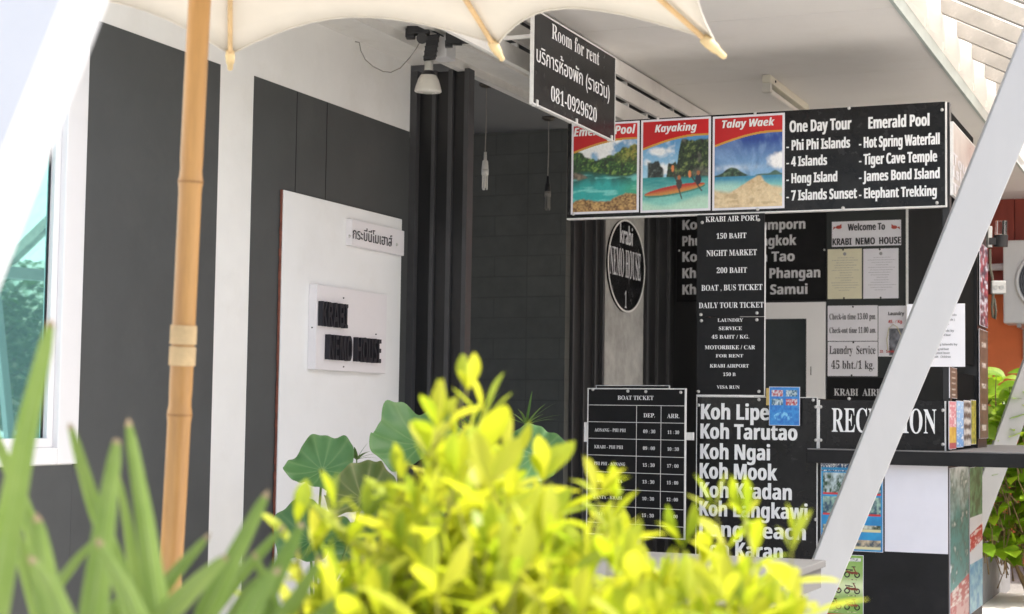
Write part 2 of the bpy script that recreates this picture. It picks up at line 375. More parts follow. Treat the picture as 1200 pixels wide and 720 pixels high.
# ------------------------------------------------------------------ guesthouse
XW = -3.483; ZC = EYE+1.634; XF = -2.508; XE = -1.16
FW = FX(XW)
house = thing('guesthouse_building', 'white and dark grey striped guesthouse with a shaded porch and black entrance', 'building', (XW, 5, 0))
yL = at(90, 360, 0, XW)[1]; y1 = at(250.5, 360, 0, XW)[1]; y2 = at(291, 360, 0, XW)[1]; yEnd = at(480.5, 120, 0, XW)[1]
yWin = at(89, 500, 0, XW)[1]; zSill = at(80, 544, 0, XW)[2]
mb = MB(); mb.box((XW-.2, yWin-.002, 0), (XW, yEnd, ZC)); mb.box((XW-.2, 0.5, 0), (XW, yWin-.002, zSill)); mb.box((XW-.2, .5, zSill+1.75), (XW, yWin-.002, ZC))
mb.box((XW-.2, .5, zSill), (XW, yWin-1.4, zSill+1.75)); obj('wall', mb, WHITE, house)
zB1 = at(190, 51.5, 0, XW)[2]; zB2 = at(390, 122.5, 0, XW)[2]
mb = MB(); mb.box((XW, yL, 0), (XW+.003, y1, zB1)); obj('grey_band', mb, GREY, house)
mb = MB(); mb.box((XW, .5, 0), (XW+.003, yL-.001, zSill-.003)); obj('grey_band', mb, GREY, house)
mb = MB(); mb.box((XW, y2, 0), (XW+.003, yEnd-.004, zB2)); o = obj('grey_band', mb, GREY, house)
# hairline joints in the grey band
mb = MB()
for x in (346.5, 382):
    y = at(x, 150, 0, XW)[1]; mb.box((XW+.003, y, zB2-.62), (XW+.0042, y+.004, zB2-.002))
obj('joint_line', mb, GASKET, house)
# raised white panel with rough red edge
FP = FX(XW+.003); Rp = FP.rect(328, 466.5, 240, 700); ya = FP.px(328.5, 222)[0]; yb = FP.px(467, 258)[0]; zp = (FP.px(328.5, 222)[1]+FP.px(467, 258)[1])/2
mb = MB(); mb.box((XW+.004, ya, .25), (XW+.022, yb, zp)); obj('wall_panel', mb, PANELW, house, bevel=.003)
mb = MB(); n = 60
zs = np.linspace(.25, zp, n)
for i in range(n-1):
    d = .001+.005*random.random(); mb.box((XW+.006, ya-d, zs[i]), (XW+.016, ya-.0005, zs[i+1]))
obj('panel_edge', mb, BRICKED, house)
# window
win = obj('window', MB().box((XW-.34, yWin-1.4, zSill-.0), (XW-.32, yWin, zSill+1.75)), DARKG, house)
ft = at(66, 500, 0, XW)[1]; fb = at(75, 506, 0, XW)[2]
mb = MB(); mb.box((XW-.05, yWin-.105, zSill), (XW+.012, yWin, zSill+1.75)); mb.box((XW-.05, yWin-1.4, zSill), (XW+.012, yWin-.106, zSill+.055))
mb.box((XW-.05, yWin-1.4, zSill+1.65), (XW+.012, yWin-.106, zSill+1.75))
obj('window_frame', mb, UPVC, win, bevel=.004)
mb = MB(); mb.box((XW-.045, yWin-.135, zSill+.0555), (XW-.01, yWin-.1055, zSill+1.649)); mb.box((XW-.045, yWin-1.4, zSill+.0555), (XW+.004, yWin-.136, zSill+.085)); obj('inner_frame', mb, UPVC, win, bevel=.002)
mb = MB(); mb.box((XW-.04, yWin-.1415, zSill+.086), (XW-.0265, yWin-.1355, zSill+1.649)); obj('gasket', mb, GASKET, win)
gx = XW-.03-1.25*math.tan(math.radians(9)); mb = MB(); mb.add([(gx, yWin-1.4, zSill+.06), (XW-.03, yWin-.142, zSill+.06), (XW-.03, yWin-.142, zSill+1.649), (gx, yWin-1.4, zSill+1.649)], [(0, 1, 2, 3)]); obj('glass_pane', mb, GLASS, win)
# ceiling: boards with hairline seams
Y0C, Y1C = 4.15, 12.25
ySeam = at(800, 99, 2, ZC)[1]; yEntry = at(552, 84, 2, ZC)[1]
mb = MB()
for a, b in ((Y0C, 5.4), (5.404, 6.6), (6.604, ySeam), (ySeam+.005, Y1C)):
    mb.box((XF-.0, a, ZC), (XE, b, ZC+.02))
obj('porch_ceiling', mb, CEIL, house)
mb = MB(); mb.box((XF+.002, ySeam-.01, ZC+.0205), (XE-.002, ySeam+.02, ZC+.03)); mb.box((XF, Y0C, ZC+.031), (XE, Y1C, ZC+.05)); obj('ceiling_backing', mb, BLACKG, house)
XS = at(552, 84, 2, ZC)[0]
mb = MB(); mb.box((XS, Y0C, ZC), (XF-.001, Y1C, ZC+.02)); mb.box((XW-.2, Y0C, ZC), (XS-.001, yEnd+.02, ZC+.02)); obj('eave_soffit', mb, TRIM, house)
mb = MB(); mb.box((XS+.02, 5.5, ZC-.04), (XS+.06, 8.9, ZC)); mb.box((XS+.20, Y0C, ZC-.014), (XS+.23, 8.9, ZC)); mb.box((XS+.38, Y0C, ZC-.024), (XS+.43, 8.9, ZC)); obj('soffit_moulding', mb, TRIM, house)
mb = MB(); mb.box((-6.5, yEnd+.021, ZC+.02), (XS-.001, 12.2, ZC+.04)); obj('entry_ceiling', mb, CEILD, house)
mb = MB(); mb.box((-6.8, Y0C, ZC+.06), (XE, Y1C, ZC+.16)); mb.box((-6.8, .4, ZC+.161), (XW, 12.2, ZC+1.5)); mb.box((-6.8, .4, ZC+.0), (XW-.201, Y0C, ZC+.16)); obj('upper_wall', mb, WHITE, house)
# three slats of the fascia above the entrance
zs = [at(719, y, 0, XF)[2] for y in (66, 84.5, 91, 109.5, 116, 135)]
for k in range(3):
    mb = MB(); mb.box((XF-.02, 4.3, zs[2*k+1]), (XF, 8.9, min(zs[2*k], ZC-.003))); obj('slat', mb, TRIM, house, bevel=.002)
mb = MB(); mb.box((XF-.12, 4.3, zs[4]+.01), (XF-.10, 8.9, ZC-.003)); obj('fascia_backing', mb, BLACKW, house)
for x, k in ((603, 0), (607, 1), (735, 0), (737, 1), (773, 0), (790, 0), (759, 1)):
    p = at(x, 90, 0, XF-.02); mb = MB(); mb.box((XF-.05, p[1]-.008, zs[2*k+2]-.004), (XF-.021, p[1]+.008, zs[2*k+1]+.004)); obj('slat_spacer', mb, TRIM, house)
# entrance: back wall, right wall of the reception room, back room wall
YB = 8.93; XR = -3.45; YR = 11.0
mb = MB(); mb.box((-6.5, YB, .0), (XR, YB+.1, ZC+.019)); obj('entry_wall', mb, TILEB, house)
ya, yb_, yc, yd = [FX(XR).px(x, 350)[0] for x in (705.5, 752, 665, 830)]
mb = MB(); mb.box((XR-.1, YB+.101, 0), (XR, YR+.1, ZC-.001)); obj('room_wall', mb, BLACKW, house)
mb = MB(); mb.box((XR, ya, 0), (XR+.012, yb_, ZC-.002)); obj('cement_column', mb, CONC, house)
mb = MB()
for x, w in ((668, .012), (681, .01), (694, .012), (703, .018), (755, .02), (768, .01), (781, .012), (795, .01)):
    y = FX(XR).px(x, 350)[0]; mb.box((XR, y, 0), (XR+.02, y+w*2, ZC-.002))
obj('door_moulding', mb, BLACKG, house)
mb = MB(); mb.box((XR+.001, YR, 0), (at(1142, 400, 1, YR)[0], YR+.1, ZC-.001)); obj('back_wall', mb, BLACKW, house)
# side wall behind the entrance, so that the recess closes
mb = MB(); mb.box((-6.6, yEnd, 0), (-6.5, 12.2, ZC+.019)); obj('inner_wall', mb, TILEB, house)

# folding doors at the wall's end
fd = thing('folding_door', 'black folding door leaves stacked at the end of the striped wall', 'door', (XW+.1, yEnd+.1, 0))
xs = [at(x, 300, 1, yEnd+.02)[0] for x in (483, 487, 503, 507, 522, 527, 541, 546)]
mb = MB(); mb.box((XW+.002, yEnd+.002, 0), (xs[1], yEnd+.082, ZC-.03)); obj('door_jamb', mb, BLACKG, fd)
for a, b in ((1, 2), (3, 4), (5, 6)):
    mb = MB(); mb.box((xs[a]+.0005, yEnd+.04, .02), (xs[b]-.0005, yEnd+.08, ZC-.035)); obj('door_leaf', mb, BLACKW, fd)
for a, b in ((2, 3), (4, 5), (6, 7)):
    mb = MB(); mb.box((xs[a], yEnd+.02, .0), (xs[b], yEnd+.085, ZC-.031)); obj('door_stile', mb, BLACKG, fd)

# ------------------------------------------------------------------ signs on the wall
FPn = FX(XW+.022)
sign('name_plate', 'small white Thai name plate near the top of the white wall panel', 'sign', FPn, (405, 467, 264, 294), PLATEW, .030,
     [('กระบี่นีโมเฮาส์', 'thai', 413, 459, 274.5, 284.5)], LBLACK, [(409, 277), (464.5, 287)], bevel=.002)
pl, Rq, Gq = sign('wall_plaque', 'white square plaque with thick raised black letters on the wall panel', 'sign', FPn, (361, 444, 339.5, 435.5), PLATEW, .038, bevel=.002)
for s_, a in (('KRABI', (372, 402, 355, 383.5)), ('NEMO  HOUSE', (380, 441, 395, 423.5))):
    mb = MB(); letters(mb, Gq, s_, 'san', *a, c=.002, ext=.022); obj('lettering', mb, LBLACK, pl)
screws(pl, Gq, [(402, 349.5), (440, 392), (365, 384), (402, 430)], .0005, .003, DARKG)

# hanging rent sign
FR = FX(-2.38)
rs, Rr, Gr = sign('hanging_sign', 'black Room for rent sign hung on edge below the porch slats', 'sign', FR, (621.5, 717.5, 40, 143), SIGNB, .012,
    [('Room for rent', 'rom', 646, 702, 44, 61), ('บริการห้องพัก (รายวัน)', 'thai', 628, 714, 80.5, 94.5), ('081-0929620', 'rom', 645, 699, 114.5, 131)], edge=.006)
for a in (.04, .5, .96):
    y = Rr[0]+(Rr[1]-Rr[0])*a
    p = FR.w(y, Rr[3], 0); mb = MB(); mb.box((XF+.001, p[1]-.006, p[2]-.10), (p[0]-.001, p[1]+.006, p[2]-.085)); obj('hanger', mb, EDGE, rs)
    p = FR.w(y, Rr[2], 0); mb = MB(); mb.box((p[0]-.004, p[1]-.008, p[2]-.008), (p[0]+.017, p[1]+.008, p[2]+.016)); obj('clip', mb, EDGE, rs)


# ------------------------------------------------------------------ tour board and posters
YBD = 7.058
FB = FY(YBD)
bd, Rb, Gb = sign('tour_board', 'long black day tour board with three colour posters under the porch ceiling', 'sign', FB.shift(-.03), (668, 1109, 133.5, 249.5), SIGNB, .03,
    [('One Day Tour', 'san', 925.7, 997.5, 140, 153.5), ('Emerald Pool', 'san', 1018, 1089, 135.5, 149.3), ('- Phi Phi Islands', 'san', 922, 996, 163, 175),
     ('- 4 Islands', 'san', 922, 969, 183, 194.5), ('- Hong Island', 'san', 922, 981, 202.5, 214), ('- 7 Islands Sunset', 'san', 922, 1004, 222, 234),
     ('- Hot Spring Waterfall', 'san', 1007, 1101, 158.8, 171.5), ('- Tiger Cave Temple', 'san', 1007, 1098, 179, 191.5), ('- James Bond Island', 'san', 1007, 1101, 199, 211), ('- Elephant Trekking', 'san', 1007, 1097.5, 219.5, 231.3)],
    pins=[(771, 138.5), (885, 132.5), (995, 127), (1104, 129), (1098, 238), (988, 244), (888, 245.5), (672, 251)])
mb = MB(); a, b, d, e = Rb; F_ = FB.shift(-.03); F_.slab(mb, (a, b, d-.006, d), -.002, .033); F_.slab(mb, (b, b+.005, d-.006, e), -.002, .033); obj('edge_strip', mb, EDGE, bd)

def header(U, V, colr, a=.70, b=.835):
    k = colr.copy(); k[1:-1, 1:-1] = (colr[1:-1, 1:-1]*2+colr[:-2, 1:-1]+colr[2:, 1:-1]+colr[1:-1, :-2]+colr[1:-1, 2:])/6
    colr = k*(.87+.24*fbm(U*60, V*60, 97, 3)/.875)[..., None]*.93+.012
    line = a+(b-a)*np.sin(np.clip(U*1.15, 0, 1)*np.pi/2)**1.0
    g = (V > line-.02) & (V <= line+.004); colr[g] = c3('#c9963c')
    r_ = V > line+.004; colr[r_] = (c3('#c4161c')*(0.85+.3*U[..., None]*.6))[r_]
    return colr
def ss(a, b, x):
    t = np.clip((x-a)/(b-a), 0, 1); return t*t*(3-2*t)
def foliage(U, V, sd_, dark, mid, light):
    """clumped leaves: rounded lumps lit from the upper left, with dark holes"""
    a = fbm(U*11, V*13, sd_, 5); b = fbm(U*11+.10, V*13-.16, sd_, 5); g = fbm(U*34, V*34, sd_+1, 4)
    t = np.clip(.42+(a-b)*3.2+(g-.47)*1.7, 0, 1); c = mixc(c3(dark), c3(mid), t*1.7); return mixc(c, c3(light), (t-.58)*2.2)
def emerald(U, V):
    n = fbm(U*6, V*6, 1, 5); n2 = fbm(U*22, V*22, 2); n3 = fbm(U*40, V*60, 3)
    c = mixc(c3('#8fbfe0'), c3('#3f7fb4'), (V-.5)*2.2); c = mixc(c, c3('#f2f4f4'), ss(.44, .62, fbm(U*4+3, V*6, 5, 5)))
    top = .60+.16*ss(.42, 1.0, U)+.11*ss(.42, 0, U)+.09*(fbm(U*9, U*0+.5, 6)-.47)+.07*(n2-.47)
    c = mixc(c, foliage(U, V, 7, '#0d2612', '#2f5d24', '#86a548'), ss(.012, -.012, V-top))
    y_ = ss(.55, 1, U)*ss(.50, .66, V); c = mixc(c, foliage(U, V, 9, '#4d5a16', '#a99a34', '#d8cf6a'), .65*y_*ss(.012, -.012, V-top))
    shore = .435+.03*np.sin(U*5+1)+.03*(n-.47); w = ss(.008, -.008, V-shore)
    wc = mixc(c3('#0b4f48'), c3('#27aaa6'), ss(.45, .22, V)*1.1+(n-.47)*1.2); wc = mixc(wc, c3('#7fd6cf'), ss(.5, .68, fbm(U*5, V*26, 4))*.8); wc = mixc(wc, c3('#14452c'), ss(.05, 0, shore-V)*.8); wc = mixc(wc, c3('#3f9a4a'), ss(.6, 1, U)*ss(.42, .2, V)*.6)
    c = mixc(c, wc, w)
    rk = ss(.02, -.02, V-(.455-.12*(U/.34)**2))*ss(.02, -.02, .385-.02*n2-V+.10*ss(.1, .34, U)*.2)*ss(.36, .30, U); c = mixc(c, mixc(c3('#40362e'), c3('#a8957c'), n2*1.7-.45), rk)
    sd_ = ss(.012, -.012, V-(.10+.07*U+.08*(n-.47)+.03*np.sin(U*9))); c = mixc(c, mixc(c3('#6a4622'), c3('#d6ad6c'), (n3-.28)*2.2), sd_)
    return header(U, V, c)
def kayak(U, V):
    n = fbm(U*7, V*7, 11); n2 = fbm(U*20, V*20, 12); n3 = fbm(U*45, V*45, 13)
    c = mixc(c3('#9fd0ea'), c3('#3f86c2'), (V-.4)*2.2); c = mixc(c, c3('#f0f4f6'), (fbm(U*5, V*9, 15)-.45)*5*(U < .5))
    cl = .78+.06*(fbm(U*12, U*0+.3, 16)-.47)+.03*(n2-.47)-.45*ss(.60, .47, U); cl = np.maximum(cl, (.47+.09*n2+.1*(n-.47))*ss(.30, .40, U))
    c = mixc(c, foliage(U, V, 17, '#0a1510', '#2c4224', '#7c8c4c'), ss(.010, -.010, V-cl)*ss(.30, .36, U)); c = mixc(c, mixc(c3('#2a2f2c'), c3('#9a9484'), n3), ss(.50, .62, fbm(U*8, V*5, 18))*ss(.010, -.010, V-cl)*ss(.5, .6, U)*.55)
    r1 = (.545+.05*(n2-.47)-1.2*np.clip(U-.24, 0, 1)); c = mixc(c, foliage(U, V, 19, '#0d1413', '#27322f', '#5d6a60'), ss(.010, -.010, V-r1)*ss(.06, .09, U)*ss(.34, .30, U))
    w = V < .365; wc = mixc(c3('#1f8f92'), c3('#8fd6c6'), (.36-V)*3.0+(fbm(U*4, V*24, 14)-.47)*.8); wc = mixc(wc, c3('#12463f'), ss(.04, 0, .365-V)*ss(.3, .5, U)*.8); wc = mixc(wc, c3('#d3e8cc'), ss(.13, .05, V+.05*np.sin(U*5))*.6)
    c = mixc(c, wc, ss(.004, -.004, V-.365))
    # kayak hull
    x = (U-.03)/.92; hull = (U > .03) & (U < .95); mid = .175+.10*x; th = .045*np.sin(np.clip(x, 0, 1)*np.pi)**.5
    h = hull & (np.abs(V-mid) < th); hc = mixc(c3('#c98a3c'), c3('#b8281f'), (V-mid)/th*.8+.55); c = np.where(h[..., None], hc, c)
    sh = hull & (V < mid-th) & (V > mid-th-.02); c = np.where(sh[..., None], c3('#3b7f6c'), c)
    for px_, py_, cc_ in ((.56, .285, '#3a2c2a'), (.85, .33, '#141c30')):
        d = ((U-px_)/.045)**2+((V-py_)/.06)**2 < 1; c = np.where(d[..., None], c3(cc_), c)
        d = ((U-px_+.0)/.026)**2+((V-py_-.07)/.026)**2 < 1; c = np.where(d[..., None], c3('#b06a3c'), c)
    for (ax, ay, bx, by) in ((.46, .46, .60, .12), (.72, .39, .90, .20)):
        t = np.clip(((U-ax)*(bx-ax)+(V-ay)*(by-ay))/((bx-ax)**2+(by-ay)**2), 0, 1); dd = np.hypot(U-ax-t*(bx-ax), V-ay-t*(by-ay))
        c = np.where((dd < .009)[..., None], c3('#3a3028'), c); c = np.where(((np.hypot((U-ax)/.022, (V-ay)/.04) < 1))[..., None], c3('#d8824a'), c)
    return header(U, V, c)
def talay(U, V):
    X, Y = U-.55, V-.30; ang = np.arctan2(Y, X)*3.2; n = fbm(ang*1.1+5, np.hypot(X, Y)*5+U*3, 21, 5); n2 = fbm(U*18, V*18, 22); n3 = fbm(U*50, V*70, 23)
    c = mixc(c3('#86b6dd'), c3('#123f94'), (V-.36)*2.6); c = mixc(c, c3('#8fb1da'), ss(.46, .80, n)*.5); c = mixc(c, c3('#0d2f78'), ss(.46, .26, n)*.3)
    cl = np.exp(-(((U-.98)/.20)**2+((V-.50)/.10)**2)); c = mixc(c, c3('#fbfbfb'), ss(.35, .75, cl*(.55+.9*n2)+.12)); c = mixc(c, c3('#e6eef5'), .7*np.exp(-(((U-.3)/.3)**2+((V-.44)/.035)**2))*n2*1.6)
    i1 = .358+.080*np.exp(-((U-.24)/.13)**2)+.025*np.exp(-((U-.36)/.09)**2)+.014*(n2-.47); m1 = ss(.006, -.006, V-i1)*ss(.54, .46, U); c = mixc(c, foliage(U, V, 24, '#10241a', '#2d4a34', '#6b8560'), m1)
    i2 = .352+.045*np.exp(-((U-.90)/.07)**2)+.012*np.exp(-((U-.72)/.10)**2); m2 = ss(.006, -.006, V-i2)*ss(.58, .64, U); c = mixc(c, mixc(c3('#254a44'), c3('#5b8068'), n2), m2)
    w = ss(.004, -.004, V-.345); wc = mixc(c3('#2d86ad'), c3('#86d0c8'), ss(.345, .20, V)*1.1+(n2-.47)*.3); wc = mixc(wc, c3('#b9dccc'), ss(.55, .2, U)*ss(.33, .2, V)*.8)
    c = mixc(c, wc, w)
    sl = .64-(.345-V)*2.3+.03*(n2-.47); sr = .66+(.345-V)*1.5+.02*np.sin(V*40)
    sn = w*ss(-.02, .03, U-sl)*ss(.03, -.02, U-sr); sn = np.maximum(sn, ss(.23, .17, V+.03*np.sin(U*6))*ss(.95, .80, U-V)); col_ = mixc(c3('#c2a273'), c3('#f0dcb4'), n2*.8+n3*.5-.2+.25*ss(.3, .1, V)); col_ = mixc(col_, c3('#a98a62'), ss(.56, .70, fbm(U*9, V*22, 27))*.5)
    c = mixc(c, col_, sn); return header(U, V, c)
for (xl, xr, yt, yb), fn, tx, lab in (((669.8, 749.2, 144, 250.3), emerald, ('Emerald Pool', 673, 745, 148.5, 158.5), 'poster of a turquoise forest pool'),
                                 ((751.2, 833, 139, 248.2), kayak, ('Kayaking', 768, 816.7, 145.5, 154.3), 'poster of two people in a red kayak'),
                                 ((835.2, 919.6, 134.8, 245.6), talay, ('Talay Waek', 846.7, 908, 140, 149), 'poster of a sandbar under deep blue sky')):
    R = Gb.rect(xl, xr, yt, yb); mb = MB(); Gb.slab(mb, R, .0003, .003); po = obj('poster', mb, PAPER, bd); po['label'] = lab
    q = .010; picture('print', Gb, (R[0]+q, R[1]-q, R[2]+q, R[3]-q), fn, 130, 176, po, .0042)
    mb = MB(); letters(mb, Gb, tx[0], 'sit', *tx[1:], c=.0055); obj('lettering', mb, LETTER, po)

# ------------------------------------------------------------------ price boards
pins = lambda *a: list(a)
sign('price_board', 'upper black price board listing airport, night market and boat tickets', 'sign', FB.shift(.002), (817, 896, 251.5, 371.3), SIGNM, .006,
     [('KRABI AIR PORT', 'ser', 827, 889, 253.3, 259.5), ('150 BAHT', 'ser', 839.7, 874.8, 273.4, 279.6), ('NIGHT MARKET', 'ser', 828, 887, 293, 299.8), ('200 BAHT', 'ser', 840, 875.5, 313.7, 320),
      ('BOAT , BUS TICKET', 'ser', 822, 893.5, 333.8, 340.4), ('DAILY TOUR TICKET', 'ser', 819, 895, 354.6, 361)], pins=[(823, 261), (889, 258), (821.5, 369), (887, 367)])
pb, R_, G_ = sign('price_board', 'lower black price board listing laundry, motorbike rent and visa run', 'sign', FB.shift(.002), (817, 896, 372, 463), SIGNM, .006,
     [('LAUNDRY', 'ser', 841, 871, 373.5, 377.3), ('SERVICE', 'ser', 842.5, 869.6, 383, 387), ('45 BAHT / KG.', 'ser', 834, 878, 392.8, 397), ('MOTORBIKE / CAR', 'ser', 826, 885, 405, 409.5),
      ('FOR RENT', 'ser', 839, 871, 415.4, 419), ('KRABI AIRPORT', 'ser', 832, 877.6, 427, 430.9), ('150 B', 'ser', 847.4, 862, 437, 440.8), ('VISA RUN', 'ser', 840, 866.8, 452, 455.8)],
     pins=[(822, 376), (887, 375), (818.5, 459), (889.5, 459)])
mb = MB(); FB.shift(.002).slab(mb, (R_[0], R_[1]+.004, R_[2]-.006, R_[2]), 0, .008); FB.shift(.002).slab(mb, (R_[1], R_[1]+.004, R_[2], R_[3]+.40), 0, .008); obj('edge_strip', mb, EDGE, pb)

# boat ticket board, turned a little
dl = math.radians(11); p0 = at(747, 540, 1, 7.0)
FT = Frame((p0[0], p0[1], 0), (math.cos(dl), -math.sin(dl), 0), (-math.sin(dl), -math.cos(dl), 0))
L = [('BOAT TICKET', 'ser', 724, 766, 464, 468.8), ('DEP.', 'ser', 754.3, 767.7, 484.6, 489.3), ('ARR.', 'ser', 782, 796.4, 485.2, 490.2)]
for k, (a, b, c_) in enumerate((('AONANG - PHI PHI', '09 : 30', '11 : 30'), ('KRABI - PHI PHI', '09 : 00', '10 : 30'), ('PHI PHI - AONANG', '15 : 30', '17 : 00'), ('KRABI - LANTA', '13 : 30', '15 : 00'), ('LANTA - KRABI', '10 : 30', '12 : 00'), ('PHI PHI - KRABI', '15 : 30', '17 : 00'))):
    y = 19.7*k; dx = -.35*k
    L += [(a, 'ser', 697+dx, 733.5+dx-(3 if k in (1, 3, 4) else 0), 502.4+y, 506.2+y), (b, 'ser', 754+dx, 768+dx, 504+y, 507.8+y), (c_, 'ser', 782.5+dx, 796+dx, 505+y, 508.8+y)]
bt, Rt, Gt = sign('timetable_board', 'black boat ticket timetable board with white ruled table', 'sign', FT, (690, 803, 456.5, 628), SIGNM, .008, L, edge=.005, pins=[(695, 456.5), (736, 458.5), (757, 459), (798, 460)])
mb = MB(); vx = [Gt.px(x, 520)[0] for x in (745.8, 774.5)]
for k, y in enumerate((475.3, 495.3, 515, 534.8, 554.6, 574.8, 595, 615)):
    b = Gt.px(747, y)[1]; Gt.slab(mb, (Rt[0], Rt[1], b-.0012, b+.0012), .0006, .0012)
for x in vx: Gt.slab(mb, (x-.0012, x+.0012, Rt[2], Gt.px(747, 475.3)[1]), .0007, .0014)
obj('table_rule', mb, EDGE, bt)
mb = MB(); R2 = FT.rect(686, 689, 495, 518); FT.slab(mb, R2, -.01, .012); obj('bracket', mb, EDGE, bt); mb = MB(); R2 = FT.rect(803.8, 811, 507, 516); FT.slab(mb, R2, -.02, -.004); obj('bracket', mb, EDGE, bt)
sign('sign_board', 'plain black board edged in silver behind the boat timetable', 'sign', FT.shift(-.03), (699, 784, 452.5, 628), SIGNM, .006, edge=.003)

# ------------------------------------------------------------------ reception booth
XL = at(817, 560, 1, YBD)[0]; XM = at(958, 560, 1, YBD)[0]; XRt = at(1111, 600, 1, YBD)[0]; XLs = at(945, 535, 1, YBD-.05)[0]
zT = at(1040, 527.5, 1, YBD-.05)[2]; zU = at(1040, 545.2, 1, YBD-.05)[2]; zKT = at(888, 466, 1, YBD)[2]
ct = thing('reception_counter', 'black reception counter booth with a projecting shelf and corner posts', 'counter', ((XL+XRt)/2, 7.5, 0))
mb = MB(); mb.box((XL, YBD+.012, 0), (XM-.002, YBD+.5, zKT-.002)); obj('side_panel', mb, SHELF, ct)
mb = MB(); mb.box((XM, YBD+.004, 0), (XRt, YBD+.05, zU)); obj('front_panel', mb, SHELF, ct)
ys1 = at(1151, 600, 0, XRt)[1]
mb = MB(); mb.box((XRt-.04, YBD+.051, 0), (XRt-.001, ys1, zU)); obj('end_panel', mb, SHELF, ct)
mb = MB(); mb.box((XLs, YBD-.05, zU+.001), (.35, YBD+.5, zT-.006)); mb.box((XRt-.1, YBD+.501, zU+.001), (.35, 9.25, zT-.006)); obj('shelf', mb, SHELF, ct, bevel=.004)
mb = MB(); mb.box((XLs+.002, YBD-.046, zT-.0055), (.345, YBD+.5, zT)); mb.box((XRt-.1, YBD+.5, zT-.0055), (.345, 9.24, zT)); obj('shelf_top', mb, SHELFT, ct, bevel=.002)
mb = MB(); mb.box((.24, 7.2, 0), (.3, 7.26, zU)); mb.box((.24, 9.1, 0), (.3, 9.16, zU)); obj('leg', mb, SHELF, ct)
px0 = at(1104.5, 300, 1, YBD+.02)[0]; px1 = at(1113, 300, 1, YBD+.02)[0]
mb = MB(); mb.box((px0, YBD+.02, zT), (px1, YBD+.07, Rb[3])); obj('post', mb, BLACKW, ct)
yp0 = at(1146.5, 350, 0, XRt)[1]; yp1 = at(1157, 350, 0, XRt)[1]
mb = MB(); mb.box((XRt-.06, yp0, zT), (XRt-.005, yp1, at(1150, 225, 0, XRt)[2])); obj('post', mb, BLACKW, ct)
mb = MB(); mb.box((XL-.0, YBD+.02, zKT), (XL+.04, YBD+.06, Rb[2])); obj('post', mb, BLACKW, ct)
# dark end screen above the shelf with a gap that shows the plants behind
zg0 = at(1130, 437, 0, XRt)[2]; zg1 = at(1130, 425, 0, XRt)[2]
mb = MB(); mb.box((XRt-.035, YBD+.09, zT), (XRt-.02, yp0-.003, zg0)); mb.box((XRt-.035, YBD+.09, zg1), (XRt-.02, yp0-.003, Rb[3])); obj('end_screen', mb, pm('black_screen_cloth', (.010, .011, .011), .95, .2, 20, spec=.05), ct)

sign('price_board', 'large black island list board in bold white letters under the counter edge', 'sign', FB, (817, 957.5, 466, 668), SIGNB, .008,
     [('Koh Lipe', 'san', 822, 901, 474, 492), ('Koh Tarutao', 'san', 821.3, 934, 497.5, 515.2), ('Koh Ngai', 'san', 821, 902, 521, 538.8), ('Koh Mook', 'san', 820.5, 910.5, 543.8, 562), ('Koh Kradan', 'san', 820.5, 927.5, 566.7, 584.5),
      ('Koh Langkawi', 'san', 820, 946, 589.3, 606.8), ('Long Beach', 'san', 820, 944, 613, 630.6), ('Koh Karan', 'san', 820, 917, 636, 654)], edge=.003,
     pins=[(818.7, 475), (889.5, 468.5), (953, 469), (956, 477), (956, 516), (819, 597), (956, 609)])
rcp, R_, G_ = sign('reception_sign', 'black RECEPTION sign standing on the counter shelf', 'sign', FB.shift(-.012), (961.5, 1107.5, 469.5, 527.5), SIGNB, .012,
     [('RECEPTION', 'ser', 974.8, 1097.3, 479.3, 507.2)], pins=[(961.8, 477), (961.8, 516), (1105, 481), (1105, 521), (995, 467.5)])
mb = MB(); F_ = FB.shift(-.012); F_.slab(mb, (R_[0]-.007, R_[0], R_[2], R_[3]), -.004, .013); F_.slab(mb, (R_[1], R_[1]+.005, R_[2], R_[3]), -.004, .013); obj('edge_strip', mb, EDGE, rcp)

# prints on the counter
def travel(U, V):
    n = fbm(U*9, V*9, 31); n2 = fbm(U*26, V*26, 32); n3 = fbm(U*70, V*70, 33)
    c = mixc(c3('#2f9fd0'), c3('#1d6fae'), n*1.3-.2)
    for j, (y0, y1) in enumerate(((.64, .90), (.40, .62), (.22, .30), (.02, .13))):
        for i in range(2):
            x0 = .03+i*.49; g = (U > x0) & (U < x0+.45) & (V > y0) & (V < y1)
            ph = mixc(c3(('#23482c', '#324f66', '#3c4a33', '#41505a')[j]), c3(('#c8d8dc', '#9fc0ad', '#d5d5c2', '#cbb99a')[j]), (n2-.3)*2.2+(V-y0)/(y1-y0)*.4-.2); c = np.where(g[..., None], ph, c)
            c = np.where((g & (np.abs(V-y0-.015) < .012))[..., None], c3('#c8383c') if j < 2 else c3('#d8d0a0'), c)
    c = np.where(((V > .955) | ((V > .91) & (V < .93)))[..., None], mixc(c3('#14406c'), c3('#e8e8e8'), (n3-.45)*8), c)
    return c
